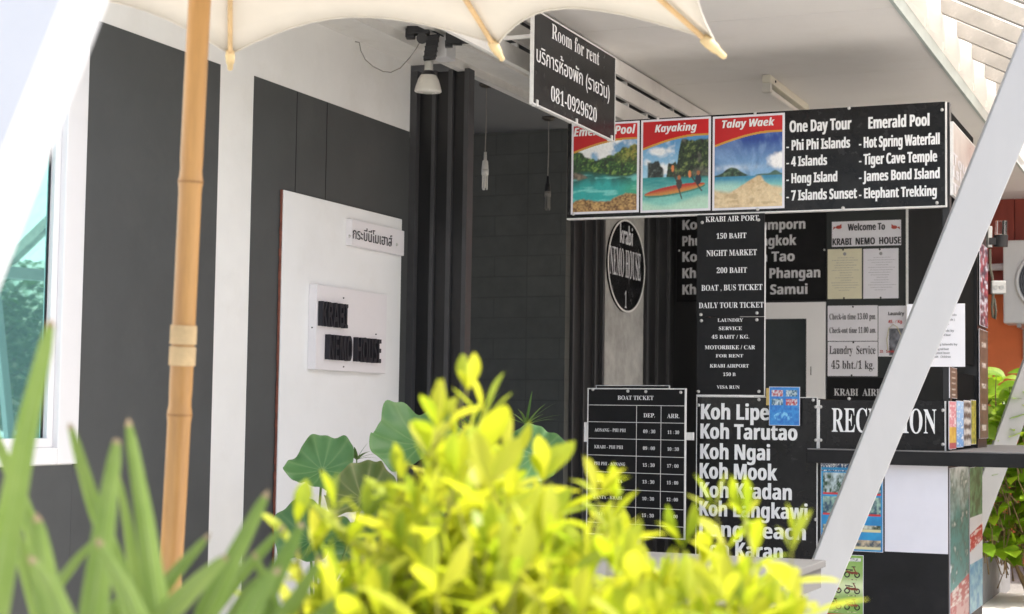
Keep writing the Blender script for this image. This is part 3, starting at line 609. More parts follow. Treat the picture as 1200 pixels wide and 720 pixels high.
def bikes(U, V):
    n = fbm(U*4, V*4, 41); n2 = fbm(U*40, V*40, 42)
    c = mixc(c3('#6da21e'), c3('#e4eebc'), np.exp(-(((V-.5)/.12)**2))*.9+.35*n); 
    c = np.where(((V > .9) & (V < .96) & (U > .1) & (U < .95))[..., None], mixc(c3('#d8d8d0'), c3('#404850'), (n2-.5)*6), c)
    for j, cy_ in enumerate((.74, .48, .22)):
        for i, cx_ in enumerate((.27, .73)):
            x = U-cx_; y = (V-cy_)*1.55
            for wx in (-.125, .125):
                d = np.hypot(x-wx, y+.08); c = np.where((np.abs(d-.058) < .016)[..., None], c3('#241a16'), c)
            b = (np.abs(y+.03-.9*np.clip(-x-.02, 0, 1)**1.2*.5) < .035-.10*np.abs(x)) & (np.abs(x) < .15); c = np.where(b[..., None], mixc(c3('#5a2418'), c3('#a04a2c'), n2*1.5-.2), c)
            b = (np.abs(y-.035-.10*np.clip(-x, 0, 1)) < .014) & (x > -.17) & (x < .02); c = np.where(b[..., None], c3('#2a1612'), c)
            b = (np.abs(x-.085+.45*(y-.0)-.0) < .016) & (y > -.08) & (y < .13); c = np.where(b[..., None], c3('#7a3424'), c)
            b = (np.abs(y-.12) < .010) & (np.abs(x-.035) < .05); c = np.where(b[..., None], c3('#2a1612'), c)
            b = (np.abs(y+.20) < .010) & (np.abs(x) < .12); c = np.where(b[..., None], mixc(c3('#d8d8a0'), c3('#445030'), (n2-.4)*5), c)
    return np.where((V < .05)[..., None], c3('#c85a3a'), c)
FC = FY(YBD+.004)
def sheet(name, label, cat, F, box, fn, nx, ny, thick=.002, group=None, c=0, mat=None, bmat=None):
    R = F.rect(*box); root = thing(name, label, cat, F.w((R[0]+R[1])/2, R[2], 0), group)
    mb = MB(); F.slab(mb, R, c+.0004, c+thick); obj('backing', mb, bmat or PAPER, root)
    picture('print', F, (R[0]+.002, R[1]-.002, R[2]+.002, R[3]-.002), fn, nx, ny, root, c+thick+.0006, mat or PRINT); return root
mb = MB(); R = FC.rect(1037, 1111, 545.8, 648); FC.slab(mb, R, .0004, .003); tag(obj('blank_poster', mb, PAPER, base=FC.w(R[0], R[2])), 'blank white sheet on the counter front under the RECEPTION sign', 'poster')
sheet('travel_poster', 'blue travel poster of small photos on the counter front behind the brace', 'poster', FC, (962, 1035, 543.5, 646), travel, 90, 130, .003)
sheet('motorbike_poster', 'green poster with rows of red motorbikes low on the counter front', 'poster', FC, (964, 1012, 650, 724), bikes, 90, 140, .003)
FE = FX(XRt)
def lagoon(U, V):
    n = fbm(U*3, V*9, 51); n2 = fbm(U*9, V*20, 52); c = mixc(c3('#dfe8e4'), c3('#3a8f88'), (.95-V)*3+n-.3); c = mixc(c, c3('#1f5d4f'), (n2-.35)*3*(V > .3)); c = mixc(c, c3('#e6efe9'), (n2-.62)*6)
    r_ = (V < .24+.06*U) & (V > .15); c = np.where(r_[..., None], mixc(c3('#b93a30'), c3('#ecd8cc'), (fbm(U*6, V*50, 53)-.45)*7), c)
    r_ = V <= .15; c = np.where(r_[..., None], mixc(c3('#d8a39a'), c3('#c0423c'), (fbm(U*8, V*40, 54)-.45)*6), c); return c
def coral(U, V):
    n = fbm(U*4, V*10, 61); n2 = fbm(U*9, V*24, 62); c = mixc(c3('#0f5b3f'), c3('#6cab7f'), (n2-.3)*2.2)
    g = V < .66; c = np.where(g[..., None], c3('#e6e9ea'), c); g = (V < .54+.05*U) & (V > .42+.05*U); c = np.where(g[..., None], mixc(c3('#c22a26'), c3('#f0dcd6'), (fbm(U*7, V*60, 63)-.5)*8), c)
    g = V < .34; c = np.where(g[..., None], mixc(c3('#2f93bb'), c3('#a4d8da'), (n2-.25)*2), c); return c
sheet('tour_poster', 'tall green lagoon poster on the counter end, nearer of two', 'poster', FE, (1112.5, 1134.5, 547, 735), lagoon, 30, 150, .003)
sheet('tour_poster', 'tall poster with a red band on the counter end, farther of two', 'poster', FE, (1135.5, 1150.5, 547, 715), coral, 24, 150, .003)

# leaflets in the rack on the shelf end
def leaf1(U, V):
    c = np.where((V > .45)[..., None], mixc(c3('#d88a92'), c3('#f0e0e0'), (fbm(U*5, V*22, 71)-.45)*5), mixc(c3('#c9962e'), c3('#e8c860'), fbm(U*5, V*12, 72)*1.6-.3)); return np.where((V < .12)[..., None], c3('#b8555a'), c)
def leaf2(U, V): return mixc(mixc(c3('#6aa4da'), c3('#a9cff0'), V), c3('#f2f6fa'), (fbm(U*6, V*26, 73)-.52)*7)
def leaf3(U, V): return mixc(c3('#5d544c'), c3('#d8d4cc'), (np.sin(V*26)*.4+fbm(U*6, V*20, 74))*1.4-.2)
def leaf4(U, V): return mixc(c3('#5a6a24'), c3('#cbc04a'), fbm(U*5, V*12, 75)*2-.5)
FL = FX(XRt+.004)
for (a, b, yt, yb), fn, lab in (((1111.5, 1119.6, 470.5, 526.5), leaf1, 'pink and yellow leaflet at the shelf end beside the RECEPTION sign'), ((1120.2, 1128.2, 470, 524.5), leaf2, 'pale blue leaflet in the shelf end rack'),
                    ((1128.8, 1136.8, 469.5, 522.5), leaf3, 'grey and white leaflet in the shelf end rack'), ((1137.3, 1143, 469, 521), leaf4, 'olive and yellow leaflet at the far side of the rack')):
    sheet('leaflet', lab, 'leaflet', FL, (a, b, yt, yb), fn, 14, 60, .003, 'leaflets in the shelf end rack', 0, PRINTM)
def strip1(U, V): return mixc(mixc(c3('#39364a'), c3('#b14a58'), (fbm(U*4, V*14, 81)-.3)*2.5), c3('#d8dce8'), (fbm(U*5, V*18, 82)-.5)*5)
def strip2(U, V):
    c = mixc(c3('#4d463e'), c3('#7a6a5c'), fbm(U*4, V*14, 83)*1.6-.3); g = (np.abs((V*5.2) % 1-.5) < .13) & (np.abs(U-.5) < .28); return np.where(g[..., None], mixc(c3('#cfcac2'), c3('#8a8680'), (fbm(U*9, V*60, 84)-.5)*5), c)
FL2 = FX(XRt+.0)
sheet('photo_strip', 'upper strip of small photos hung on the rear booth post', 'leaflet', FL2, (1147.5, 1156.5, 288, 383), strip1, 14, 90, .004)
sheet('photo_strip', 'lower brown strip of small pictures hung on the rear booth post', 'leaflet', FL2, (1147, 1156.8, 387, 514), strip2, 14, 110, .004)
sheet('photo_strip', 'short brown picture strip on the front booth post above the shelf', 'leaflet', FX(XRt+.002), (1112, 1120.5, 431, 467), strip2, 14, 60, .004)

# side sign under the ceiling edge, its glare put into a grey board colour
sign('side_sign', 'dark glossy side sign under the ceiling edge, partly hidden by the brace', 'sign', FX(-1.02), (1113.5, 1156, 168, 246), pm('glare_grey_board', (.40, .38, .35), .3, .3, 5), .012,
     [('Tour', 'san', 1117, 1136, 188, 201), ('Islands', 'san', 1116, 1146, 207, 220), ('Ticket', 'san', 1116, 1146, 226, 238)], LETDIM, edge=.004)

# flyer hung on the island list
def flyer(U, V):
    n = fbm(U*14, V*14, 91); c = mixc(c3('#1c62b8'), c3('#3f9ad8'), n*1.4-.2)
    for i in range(2):
        for j in range(2):
            g = (U > .06+i*.48) & (U < .46+i*.48) & (V > .52+j*.23) & (V < .70+j*.23); c = np.where(g[..., None], mixc(c3(('#2c5f78', '#b03a44')[(i+j) % 2]), c3('#d8e6ea'), (fbm(U*22, V*22, 92)-.35)*2.6), c)
    g = (V < .42) & (np.hypot((U-.45)/.3, (V-.22)/.12) < 1); return np.where(g[..., None], mixc(c, c3('#7fc4e8'), (n-.4)*4), c)
fl = sheet('travel_flyer', 'small blue travel flyer hung in front of the island list', 'leaflet', FB.shift(.03), (901.5, 937.5, 453.5, 499), flyer, 50, 60, .003)
mb = MB(); R = FB.shift(.03).rect(898.2, 901.5, 455, 475); FB.shift(.03).slab(mb, R, 0, .004); obj('clip', mb, pm('yellow_clip', (.5, .36, .12), .6), fl)

# ------------------------------------------------------------------ reception room contents
FK = FY(YR)
nt_ = thing('notice_board', 'dark green notice panel on the reception back wall', 'board', FK.w(FK.px(1016, 300)[0], 1.2, 0))
R = FK.rect(969, 1062.5, 243, 475); mb = MB(); FK.slab(mb, (R[0], R[1], R[2], min(R[3], ZC-.01)), .001, .012); obj('panel', mb, pm('green_black_panel', (.018, .022, .022), .45, .2, 8), nt_)
mb = MB(); FK.slab(mb, (R[1], R[1]+.012, R[2], min(R[3], ZC-.01)), .001, .03); obj('edge_strip', mb, EDGE, nt_)
FN = FK.shift(.012)
ws, R_, G_ = sign('welcome_sign', 'white welcome sign with red fish at the top of the notice panel', 'sign', FN, (975, 1056, 259, 288.5), PAPER, .003,
     [('Welcome To', 'san', 993.7, 1037, 262, 270), ('KRABI  NEMO  HOUSE', 'san', 975.8, 1055.5, 278.7, 286.7)], INK)
mb = MB()
for sx, cx_ in ((1, 983), (-1, 1048)):
    a, b = G_.px(cx_, 266.5); e = [(a+.020*math.cos(t), b+.012*math.sin(t)) for t in np.linspace(0, 2*math.pi, 14, False)]
    mb.add([G_.w(x, y, .001) for x, y in e], [tuple(range(14))]); mb.add([G_.w(a-sx*.017, b, .0014), G_.w(a-sx*.038, b-.016, .0014), G_.w(a-sx*.034, b+.004, .0014)], [(0, 1, 2)]); mb.add([G_.w(a, b+.008, .0014), G_.w(a+sx*.018, b+.022, .0014), G_.w(a+sx*.018, b+.006, .0014)], [(0, 1, 2)])
obj('fish_picture', mb, pm('red_fish_print', (.42, .07, .05), .7, .3, 60), ws)
def paper(name, label, box, mat, rows, group=None, ink=INKG, lines=(), lmat=None, pinpts=()):
    R = FN.rect(*box); root = thing(name, label, 'notice', FN.w((R[0]+R[1])/2, R[2], 0), group)
    mb = MB(); FN.slab(mb, R, .0004, .0022); obj('sheet', mb, mat, root)
    if rows:
        mb = MB(); rr_ = random.Random(rows*7)
        for k in range(rows):
            v = R[3]-(R[3]-R[2])*(.18+.7*k/rows); w = (R[1]-R[0])*rr_.uniform(.15, .40); m = (R[0]+R[1])/2+(R[1]-R[0])*rr_.uniform(-.05, .05); x = m-w
            while x < m+w-.004:
                q = rr_.uniform(.005, .018); FN.slab(mb, (x, min(x+q, m+w), v, v+.0022), .0024, .0028); x += q+.003
        a, b = (R[0]+R[1])/2, R[3]-(R[3]-R[2])*.1; mb.add([FN.w(a+.011*math.cos(t), b+.012*math.sin(t), .003) for t in np.linspace(0, 2*math.pi, 9, False)], [tuple(range(9))])
        obj('lettering', mb, ink, root)
    if lines:
        for l in lines: obj('lettering', letters(MB(), FN.shift(.0022), *l), lmat or INK, root)
    if pinpts: screws(root, FN.shift(.0022), pinpts, .0003, .006, GASKET)
    return root
paper('certificate', 'cream certificate sheet pinned under the welcome sign', (970, 1010, 292, 350.5), PAPERC, 14, pinpts=[(988, 293), (989, 349.5)])
paper('certificate', 'white licence sheet pinned beside the cream certificate', (1011.7, 1053, 291.5, 350), PAPER, 14, pinpts=[(1031, 292.5), (1032, 349)])
paper('time_notice', 'white check-in and check-out time notice', (970, 1028.6, 358.3, 399.8), PAPER, 0, lines=[('Check-in time 13.00 pm.', 'ser', 972, 1026.7, 367.7, 374.5), ('Check-out time 11.00 am.', 'ser', 972, 1026.7, 383.8, 390.4)], pinpts=[(999.5, 359.8)])
paper('laundry_notice', 'white laundry service price notice under the check-in notice', (970, 1028.6, 400.6, 441), PAPER, 0, lines=[('Laundry  Service', 'ser', 972, 1026, 405.6, 415), ('45 bht./1 kg.', 'ser', 974, 1024.4, 423, 432.5)], pinpts=[(1000, 401.5), (998, 440)])
lp = paper('laundry_picture', 'pale laundry picture sheet right of the check-in notice', (1029.4, 1067, 358.6, 418), PAPER, 0, lines=[('Laundry', 'san', 1041, 1059.5, 365.6, 369.6)])
for a_ in (('45.- / Kg.', 'san', 1041, 1058, 375.2, 378.8), ('22.-  Service', 'san', 1031, 1050, 410.5, 413.5)): obj('lettering', letters(MB(), FN.shift(.0022), *a_), INKR, lp)
def basket(U, V): return mixc(c3('#8a8d98'), c3('#34363c'), (fbm(U*8, V*8, 95)-.2)*1.6+.3*(V < .3))
R = FN.rect(1042, 1066, 385, 417); pc = picture('print', FN, R, basket, 20, 26, lp, .0026, PRINTM)
a = [FN.w(*FN.px(x, y), .012) for x, y in ((1041, 412), (1039.5, 398), (1042, 385), (1047, 380.5), (1052, 384), (1056, 393), (1062, 404))]
mb = MB(); mb.tube(a, .0028, 6); tag(obj('hanging_cable', mb, pm('pale_yellow_cable', (.55, .5, .32), .6), base=a[0]), 'looped pale cable in front of the laundry picture', 'cable')
sign('airport_sign', 'low black KRABI AIRPORT sign under the notices', 'sign', FN, (969.5, 1062, 443, 474), SIGNM, .004, [('KRABI  AIRPORT', 'ser', 977.4, 1052, 456, 464)], LETDIM)
sign('bus_sign', 'dim black destination sign on the reception back wall', 'sign', FK, (794, 968, 251, 353), SIGNM, .010,
     [('Koh', 'san', 800, 826, 257.8, 269.2), ('Phuket', 'san', 800, 841, 276.5, 288), ('Koh', 'san', 800, 826, 295.3, 306.8), ('Khao', 'san', 800, 832, 314.4, 326), ('Khao', 'san', 800, 832, 333.7, 345.2),
      ('Chumporn', 'san', 874, 943.5, 257.8, 269.2), ('Bangkok', 'san', 876, 933, 276.5, 288), ('Koh Tao', 'san', 872, 931, 295.3, 306.8), ('Koh Phangan', 'san', 872, 961, 314.4, 326), ('Koh Samui', 'san', 872, 946, 333.7, 345.2)], LETDIM, pins=[(796, 294), (966, 293)])
dr = thing('inner_door', 'white framed door with a dark pane behind the price boards', 'door', FK.w(FK.px(925, 400)[0], 0, 0))
R = FK.rect(868, 968, 355, 560); a = FK.px(946, 420)[0]; t = FK.px(920, 374)[1]; l = FK.px(884, 420)[0]
mb = MB(); FK.slab(mb, (a, R[1], 0, R[3]), .001, .03); FK.slab(mb, (R[0], l, 0, R[3]), .001, .03); FK.slab(mb, (l, a, t, R[3]), .001, .028); obj('frame', mb, UPVC, dr)
mb = MB(); FK.slab(mb, (l, a, 0, t), .001, .008); obj('pane', mb, pm('dark_pane', (.022, .028, .03), .2), dr)
mb = MB(); FK.slab(mb, (a+.03, a+.034, FK.px(960, 440)[1], FK.px(960, 430)[1]), .0302, .036); obj('latch', mb, DARKG, dr)
# oval house sign on the cement column (round, seen at an angle)
FO = FX(XR+.0125); R = FO.rect(710, 754, 257.5, 366.5); a, b = (R[0]+R[1])/2, (R[2]+R[3])/2; ra, rb = (R[1]-R[0])/2, (R[3]-R[2])/2
ov = thing('oval_sign', 'oval black house sign with white rim on the cement column', 'sign', FO.w(a, b, 0))
N = 64; T = np.linspace(0, 2*math.pi, N, False)
mb = MB(); mb.add([FO.w(a+ra*math.cos(t), b+rb*math.sin(t), .010) for t in T]+[FO.w(a+ra*math.cos(t), b+rb*math.sin(t), 0) for t in T], [tuple(range(N))]+[(i, (i+1) % N, N+(i+1) % N, N+i) for i in range(N)]); obj('panel', mb, SIGNB, ov)
mb = MB(); r1 = [FO.w(a+ra*math.cos(t), b+rb*math.sin(t), .0125) for t in T]; r2 = [FO.w(a+(ra-.02)*math.cos(t), b+(rb-.012)*math.sin(t), .0125) for t in T]
mb.add(r1+r2, [(i, (i+1) % N, N+(i+1) % N, N+i) for i in range(N)]); obj('rim', mb, EDGE, ov)
mb = MB(); G = FO.shift(.0102)
for a_ in (('krabi', 'thai', 726.5, 741, 268, 286.5), ('NEMO HOUSE', 'rom', 714.5, 750.5, 293, 325), ('1', 'rom', 731.8, 734, 342, 361)): obj('lettering', letters(MB(), G, *a_), LETDIM, ov)

# things on the counter behind the RECEPTION sign
p = at(1083, 468, 1, 7.75); mb = MB(); mb._lathe([(.001, 0), (.028, 0), (.031, .02), (.022, .13), (.021, .135), (.017, .136), (.001, .12)], (p[0], p[1], zT+.001), (0, 0, 1), 20)
tag(obj('paper_cup', mb, pm('pale_grey_cup', (.5, .52, .55), .5), base=(p[0], p[1], zT)), 'upturned pale grey cup on the reception counter', 'cup')
p = at(1068, 452, 1, 7.9)
fan = thing('desk_fan', 'round grey desk fan half hidden behind the white brace', 'fan', (p[0], p[1], zT+.001))
mb = MB(); mb._lathe([(.001, 0), (.06, 0), (.06, .012), (.015, .02), (.012, .06), (.001, .065)], (p[0], p[1], zT+.001)); obj('base', mb, ACW, fan)
mb = MB(); c0 = np.array([p[0], p[1]-.01, zT+.115])
for r_ in (.02, .035, .05, .065): mb.tube([c0+np.array([r_*math.cos(t), 0, r_*math.sin(t)]) for t in np.linspace(0, 2*math.pi, 25)], .0018, 5)
for t in np.linspace(0, 2*math.pi, 16, False): mb.tube([c0, c0+np.array([.065*math.cos(t), 0, .065*math.sin(t)])], .0012, 4)
obj('guard', mb, ACW, fan)
mb = MB(); mb._lathe([(.001, 0), (.062, .0), (.066, .02), (.04, .05), (.001, .06)], c0+np.array([0, .004, 0]), (0, 1, 0)); obj('housing', mb, pm('grey_fan_plastic', (.3, .3, .31), .5), fan)
# price sheet hung inside the booth end
FH = FY(YBD+.075); R = FH.rect(1063, 1131, 356.3, 430)
pp = thing('tour_price_sheet', 'white typed tour price sheet hung at the booth corner beside the brace', 'notice', FH.w(R[0], R[2], 0))
FH2 = FY(YBD+.012); R = FH2.rect(1063, 1131, 356.3, 430); mb = MB(); FH2.slab(mb, R, 0, .002); obj('sheet', mb, pm('bright_paper', (.82, .81, .83), .7, .02, 12), pp)
G = FH2.shift(.002)
for s_, st, a, b, y in (('Price list', 'san', 1099, 1116, 365), ('by islands', 'san', 1103, 1121, 370.5), ('( 7 islands )', 'san', 1101, 1119, 376), ('Adult', 'san', 1104, 1112, 381), ('4 islands by', 'san', 1098, 1118, 389), ('long tail boat', 'san', 1098, 1114, 394), ('Hong islands by', 'san', 1094, 1122, 405), ('long tail boat', 'san', 1096, 1112, 410.5), ('speed boat', 'san', 1095, 1113, 415), ('Adult   Children', 'san', 1092, 1114, 419.5)):
    obj('lettering', letters(MB(), G, s_, st, a, b, y-2.4, y), INKG, pp)

# ------------------------------------------------------------------ lights on the ceiling
p0 = at(893, 88, 2, ZC); p1 = at(936, 123, 2, ZC); x0 = p0[0]; ya, yb_ = p0[1], p1[1]
fx = thing('ceiling_light', 'cream fluorescent batten on the porch ceiling above the tour board', 'lamp', (x0+.02, (ya+yb_)/2, ZC))
mb = MB(); mb.box((x0-.0, ya, ZC-.038), (x0+.042, yb_, ZC-.0005)); obj('casing', mb, FLUOR, fx, bevel=.003)
mb = MB(); mb.box((x0, ya, ZC-.085), (x0+.042, ya+.035, ZC-.0385)); mb.box((x0, yb_-.035, ZC-.085), (x0+.042, yb_, ZC-.0385)); obj('tube_holder', mb, ACW, fx, bevel=.003)
mb = MB(); mb.tube([(x0+.021, ya+.036, ZC-.068), (x0+.021, yb_-.036, ZC-.068)], .013, 14); obj('tube', mb, BULBW, fx)
mb = MB(); mb._lathe([(.007, 0), (.005, .004), (.0005, .005)], (x0+.0425, ya+.09, ZC-.018), (1, 0, 0), 10); obj('screw', mb, GASKET, fx)
def pendant(name, label, px_, py_, dz, dim=1):
    p = at(px_, py_, 2, ZC+.018); t = thing(name, label, 'lamp', p, 'pendant lamps in the entrance')
    z = ZC+.0195
    mb = MB(); mb._lathe([(.001, 0), (.036, 0), (.037, -.008), (.026, -.018), (.006, -.022), (.001, -.022)], (p[0], p[1], z)); obj('ceiling_rose', mb, BRONZE, t)
    mb = MB(); mb.tube([(p[0], p[1], z-.02), (p[0]+.002, p[1], z-dz*.55), (p[0]-.001, p[1], z-dz)], .0028, 6); obj('cord', mb, CABLE, t)
    mb = MB(); mb._lathe([(.001, 0), (.007, 0), (.008, -.04), (.014, -.045), (.017, -.08), (.017, -.085), (.001, -.085)], (p[0], p[1], z-dz)); obj('socket', mb, BULBW if dim else LBODY, t)
    mb = MB(); zb = z-dz-.086; mb._lathe([(.001, 0), (.018, 0), (.018, -.03), (.001, -.03)], (p[0], p[1], zb))
    for k in range(3):
        w = 2*math.pi*k/3+.5; c = np.array([p[0]+.010*math.cos(w), p[1]+.010*math.sin(w), zb-.03]); tdir = np.array([-math.sin(w), math.cos(w), 0])*.006
        mb.tube([c+tdir, c+tdir+(0, 0, -.065), c+tdir*.5+(0, 0, -.072), c-tdir*.5+(0, 0, -.072), c-tdir+(0, 0, -.065), c-tdir], .0042, 7)
    obj('spiral_bulb', mb, BULBW if dim else pm('dim_bulb', (.2, .19, .17), .5), t)  # dimness of the deeper lamp put into a darker bulb colour
    return t
pendant('pendant_lamp', 'pendant cord with a white energy saving bulb nearest in the dark entrance', 570, 99, .345)
pendant('pendant_lamp', 'dim pendant lamp deeper in the dark entrance beside the tour board', 643, 138, .33, 0)
# spotlight under the eave
zz = 7.1; P_ = lambda x, y, d=0: atz(x, y, zz+d)
sp = thing('spotlight', 'black bracket spotlight with a frosted reflector bulb under the eave', 'lamp', (*P_(488, 40)[:2], ZC))
mb = MB(); a = P_(475, 30); b = P_(506, 42); mb.obox((a+b)/2, [_r, _u, _f], (.047, .018, .035)); a = P_(481, 40); mb.obox(a, [_r, _u, _f], (.02, .02, .03)); obj('mounting_plate', mb, LBODY, sp, bevel=.004)
mb = MB(); mb.tube([P_(494.5, 45, -.03), P_(494.5, 45, .03)], .024, 16); obj('pivot', mb, LBODY, sp)
mb = MB(); q0 = P_(508, 40); q1 = P_(503, 72); mb.obox((q0+q1)/2, [(_r*.98+_u*.15), (q0-q1)/np.linalg.norm(q0-q1), _f], (.026, .052, .026)); 
for k in range(5): c = q0+(q1-q0)*(.1+.18*k); mb.obox(c, [(_r*.98+_u*.15), (q0-q1)/np.linalg.norm(q0-q1), _f], (.029, .003, .029))
obj('holder', mb, LBODY, sp, bevel=.003)
ax = P_(501.5, 109)-P_(502.8, 72); ln = np.linalg.norm(ax); ax /= ln; o_ = P_(502.8, 72)
mb = MB(); mb._lathe([(.001, 0), (.018, 0), (.019, ln*.30), (.022, ln*.31), (.001, ln*.32)], o_, ax); obj('bulb_neck', mb, BULBW, sp)
mb = MB(); mb._lathe([(.021, ln*.30), (.028, ln*.36), (.033, ln*.44), (.032, ln*.45)], o_, ax); obj('collar', mb, LBODY, sp)
mb = MB(); mb._lathe([(.033, ln*.44), (.044, ln*.58), (.052, ln*.76), (.057, ln*.90), (.058, ln*.96), (.054, ln*.99), (.03, ln*1.02), (.001, ln*1.03)], o_, ax, 32); obj('reflector_bulb', mb, BULBG, sp)
mb = MB(); a = P_(548, 45); mb.obox(P_(532, 44), [_r, _u, _f], (.034, .03, .035)); mb.obox(P_(556, 46), [_r, _u-.22*_r*0, _f], (.058, .016, .03)); mb.obox(P_(526, 52), [_r, _u, _f], (.016, .014, .02))
mb.tube([P_(506, 36), P_(520, 43)], .004, 6)
tag(obj('lamp_bracket', mb, LBODY, base=P_(540, 40), bevel=.008), 'black lamp bracket under the eave right of the spotlight', 'bracket')
mb = MB(); mb.obox(P_(519, 57, .1), [(1, 0, 0), (0, 1, 0), (0, 0, 1)], (.04, .05, .05)); tag(obj('junction_box', mb, UPVC, base=P_(519, 57, .1), bevel=.006), 'white junction box on the eave behind the spotlight', 'box')
mb = MB(); pts = [P_(x, y, .02) for x, y in ((416, 49), (421, 50), (423, 60), (428, 70), (437, 78), (449, 84), (458, 85), (469, 80), (480, 68), (488, 57), (493, 47))]
mb.tube(pts, .0025, 6); tag(obj('loose_cable', mb, CABLE, base=pts[0]), 'loose grey cable drooping from the eave to the spotlight', 'cable')

# ------------------------------------------------------------------ lean-to on the right of the porch
lean = thing('lean_to_roof', 'sunlit lean-to roof of pale sheets and rafters beside the porch', 'roof', (XE+.5, 7, ZC))
mb = MB(); mb.box((XE+.001, Y0C, ZC-.012), (XE+.016, Y1C, ZC+.05)); obj('edge_trim', mb, GUTT, lean)
hs = .235; y = 3.0
mb = MB(); yy = np.arange(6.2, Y1C, .02); ph = ((yy-6.2)/.5) % 1; xo = XE+.02+.03*np.sin(ph*math.pi)**.6
vs = [(x, a, z) for a, x in zip(yy, xo) for z in (ZC+.051, ZC+hs)]; mb.add(vs, [(2*i, 2*i+2, 2*i+3, 2*i+1) for i in range(len(yy)-1)], True); obj('fascia_sheet', mb, SHEET, lean)
slope = math.tan(math.radians(27)); rafY = [6.46+.5*k for k in range(7)]
raf = None
for k, y in enumerate(rafY):
    if raf is None:
        mb = MB(); mb.beam((XE+.03, y, ZC+hs-.02), (XE+1.9, y, ZC+hs-.02-slope*1.87), .065, .05); raf = obj('rafter', mb, RAFT, lean)
    else:
        o = raf.copy(); COL.objects.link(o); o.parent = lean; o.location = (0, y-rafY[0], 0)
mb = MB(); xx = np.linspace(XE+.02, XE+2.0, 6); yy = np.arange(6.2, 9.7, .03)
vs = [(x, a, ZC+hs+.045-slope*(x-XE-.03)+.010*math.sin(a*60)) for a in yy for x in xx]; mb.add(vs, [(i*6+j, i*6+j+1, (i+1)*6+j+1, (i+1)*6+j) for i in range(len(yy)-1) for j in range(5)], True); obj('roof_sheet', mb, SHEET, lean)
mb = MB(); 
for yy_ in (6.3, 9.6): mb.box((XE+1.86, yy_, 0), (XE+1.92, yy_+.06, 1.9))
mb.box((XE+1.85, 6.2, 1.901), (XE+1.93, 9.7, 1.97)); obj('post', mb, WPOST, lean)

# ------------------------------------------------------------------ house behind
YO = 13.6
oh = thing('orange_building', 'orange building with red brown boarding behind the reception booth', 'building', (0, YO, 0))
zR = at(1180, 345, 1, YO)[2]; zTp = at(1180, 237, 1, YO)[2]
mb = MB(); mb.box((-4.5, YO, 0), (7, YO+.2, zR)); obj('wall', mb, ORANGE, oh)
mb = MB()
for k in range(60): mb.box((-4.5+k*.19, YO-.01-.012*(k % 2), zR), (-4.5+k*.19+.185, YO+.18, zTp+.02))
obj('boarding', mb, REDW, oh)
mb = MB(); mb.box((-4.5, YO-.9, zTp+.021), (7, YO+.3, zTp+.12)); mb.box((-4.5, YO-.95, zTp+.0), (7, YO-.901, zTp+.10)); obj('eave', mb, CEIL, oh)
mb = MB(); mb.box((-4.5, YO, zTp+.121), (7, YO+5, zTp+1.2)); obj('upper_wall', mb, ORANGE, oh)
FA = FY(YO-.45)
R = FA.rect(1175.5, 1258, 281, 379)
ac = thing('ac_unit', 'beige outdoor air conditioner unit on the orange wall', 'air conditioner', FA.w(R[0], R[2], 0))
mb = MB(); FA.slab(mb, R, -.28, 0); obj('casing', mb, ACW, ac, bevel=.012)
a, b = R[0]+.33, (R[2]+R[3])/2+.0; G = FA
mb = MB(); mb._lathe([(.235, 0), (.24, .012), (.225, .014), (.215, .003)], FA.w(a, b, .0005), FA.n, 40); obj('fan_ring', mb, ACW, ac)
mb = MB(); mb._lathe([(.215, .002), (.001, .0025)], FA.w(a, b, 0), FA.n, 40); obj('fan_opening', mb, DARKG, ac)
mb = MB()
for r_ in np.arange(.03, .215, .014): mb.tube([FA.w(a+r_*math.cos(t), b+r_*math.sin(t), .008) for t in np.linspace(0, 2*math.pi, 31)], .0022, 4)
obj('fan_grille', mb, pm('grey_grille_wire', (.22, .22, .22), .5), ac)
mb = MB(); 
for dx in (.1, .6): mb.box((FA.w(R[0]+dx, 0)[0], YO-.45, R[2]-.03), (FA.w(R[0]+dx, 0)[0]+.03, YO-.001, R[2]-.001)); mb.box((FA.w(R[0]+dx, 0)[0], YO-.03, R[2]-.25), (FA.w(R[0]+dx, 0)[0]+.03, YO-.001, R[2]-.031))
obj('bracket', mb, STEEL, ac)
mb = MB(); q = at(1170, 314, 1, YO-.06); q2 = at(1200, 312, 1, YO-.06); mb.tube([q-(.3, 0, 0), q2], .028, 12); tag(obj('wall_pipe', mb, UPVC, base=q), 'grey white pipe running along the orange wall', 'pipe')
# lantern and straps on the rear post
zq = 8.6; Q = lambda x, y, d=0: atz(x, y, zq+d)
la = thing('wall_lantern', 'clear ribbed lantern with black base beside the rear booth post', 'lamp', Q(1173, 289))
mb = MB(); mb.tube([Q(1172.5, 289.5), Q(1173, 275.5)], .036, 20); mb.obox(Q(1164, 283), [_r, _u, _f], (.025, .018, .02)); obj('base', mb, LBODY, la)
mb = MB(); h0, h1 = Q(1173, 275.5), Q(1173.4, 259)
mb.tube([h0+(h1-h0)*t for t in np.linspace(0, 1, 17)], [.028+.004*(k % 2) for k in range(17)], 20); obj('glass', mb, CLEAR, la)
mb = MB(); mb.tube([Q(1159, 262), Q(1160, 253), Q(1164, 245), Q(1168, 238)], .011, 8); obj('arm', mb, DARKG, la)
mb = MB(); mb.obox(Q(1158.5, 278, .02), [_r, _u, _f], (.012, .055, .03)); tag(obj('post_clamp', mb, STEEL, base=Q(1158, 278), bevel=.004), 'pale steel clamp plate on the rear booth post', 'clamp')
mb = MB(); mb.obox(Q(1170, 337), [_r, _u, _f], (.038, .035, .012)); mb.tube([Q(1167, 337, -.02), Q(1167, 337, -.01)], .012, 12); mb.tube([Q(1174, 337, -.02), Q(1174, 337, -.01)], .012, 12)
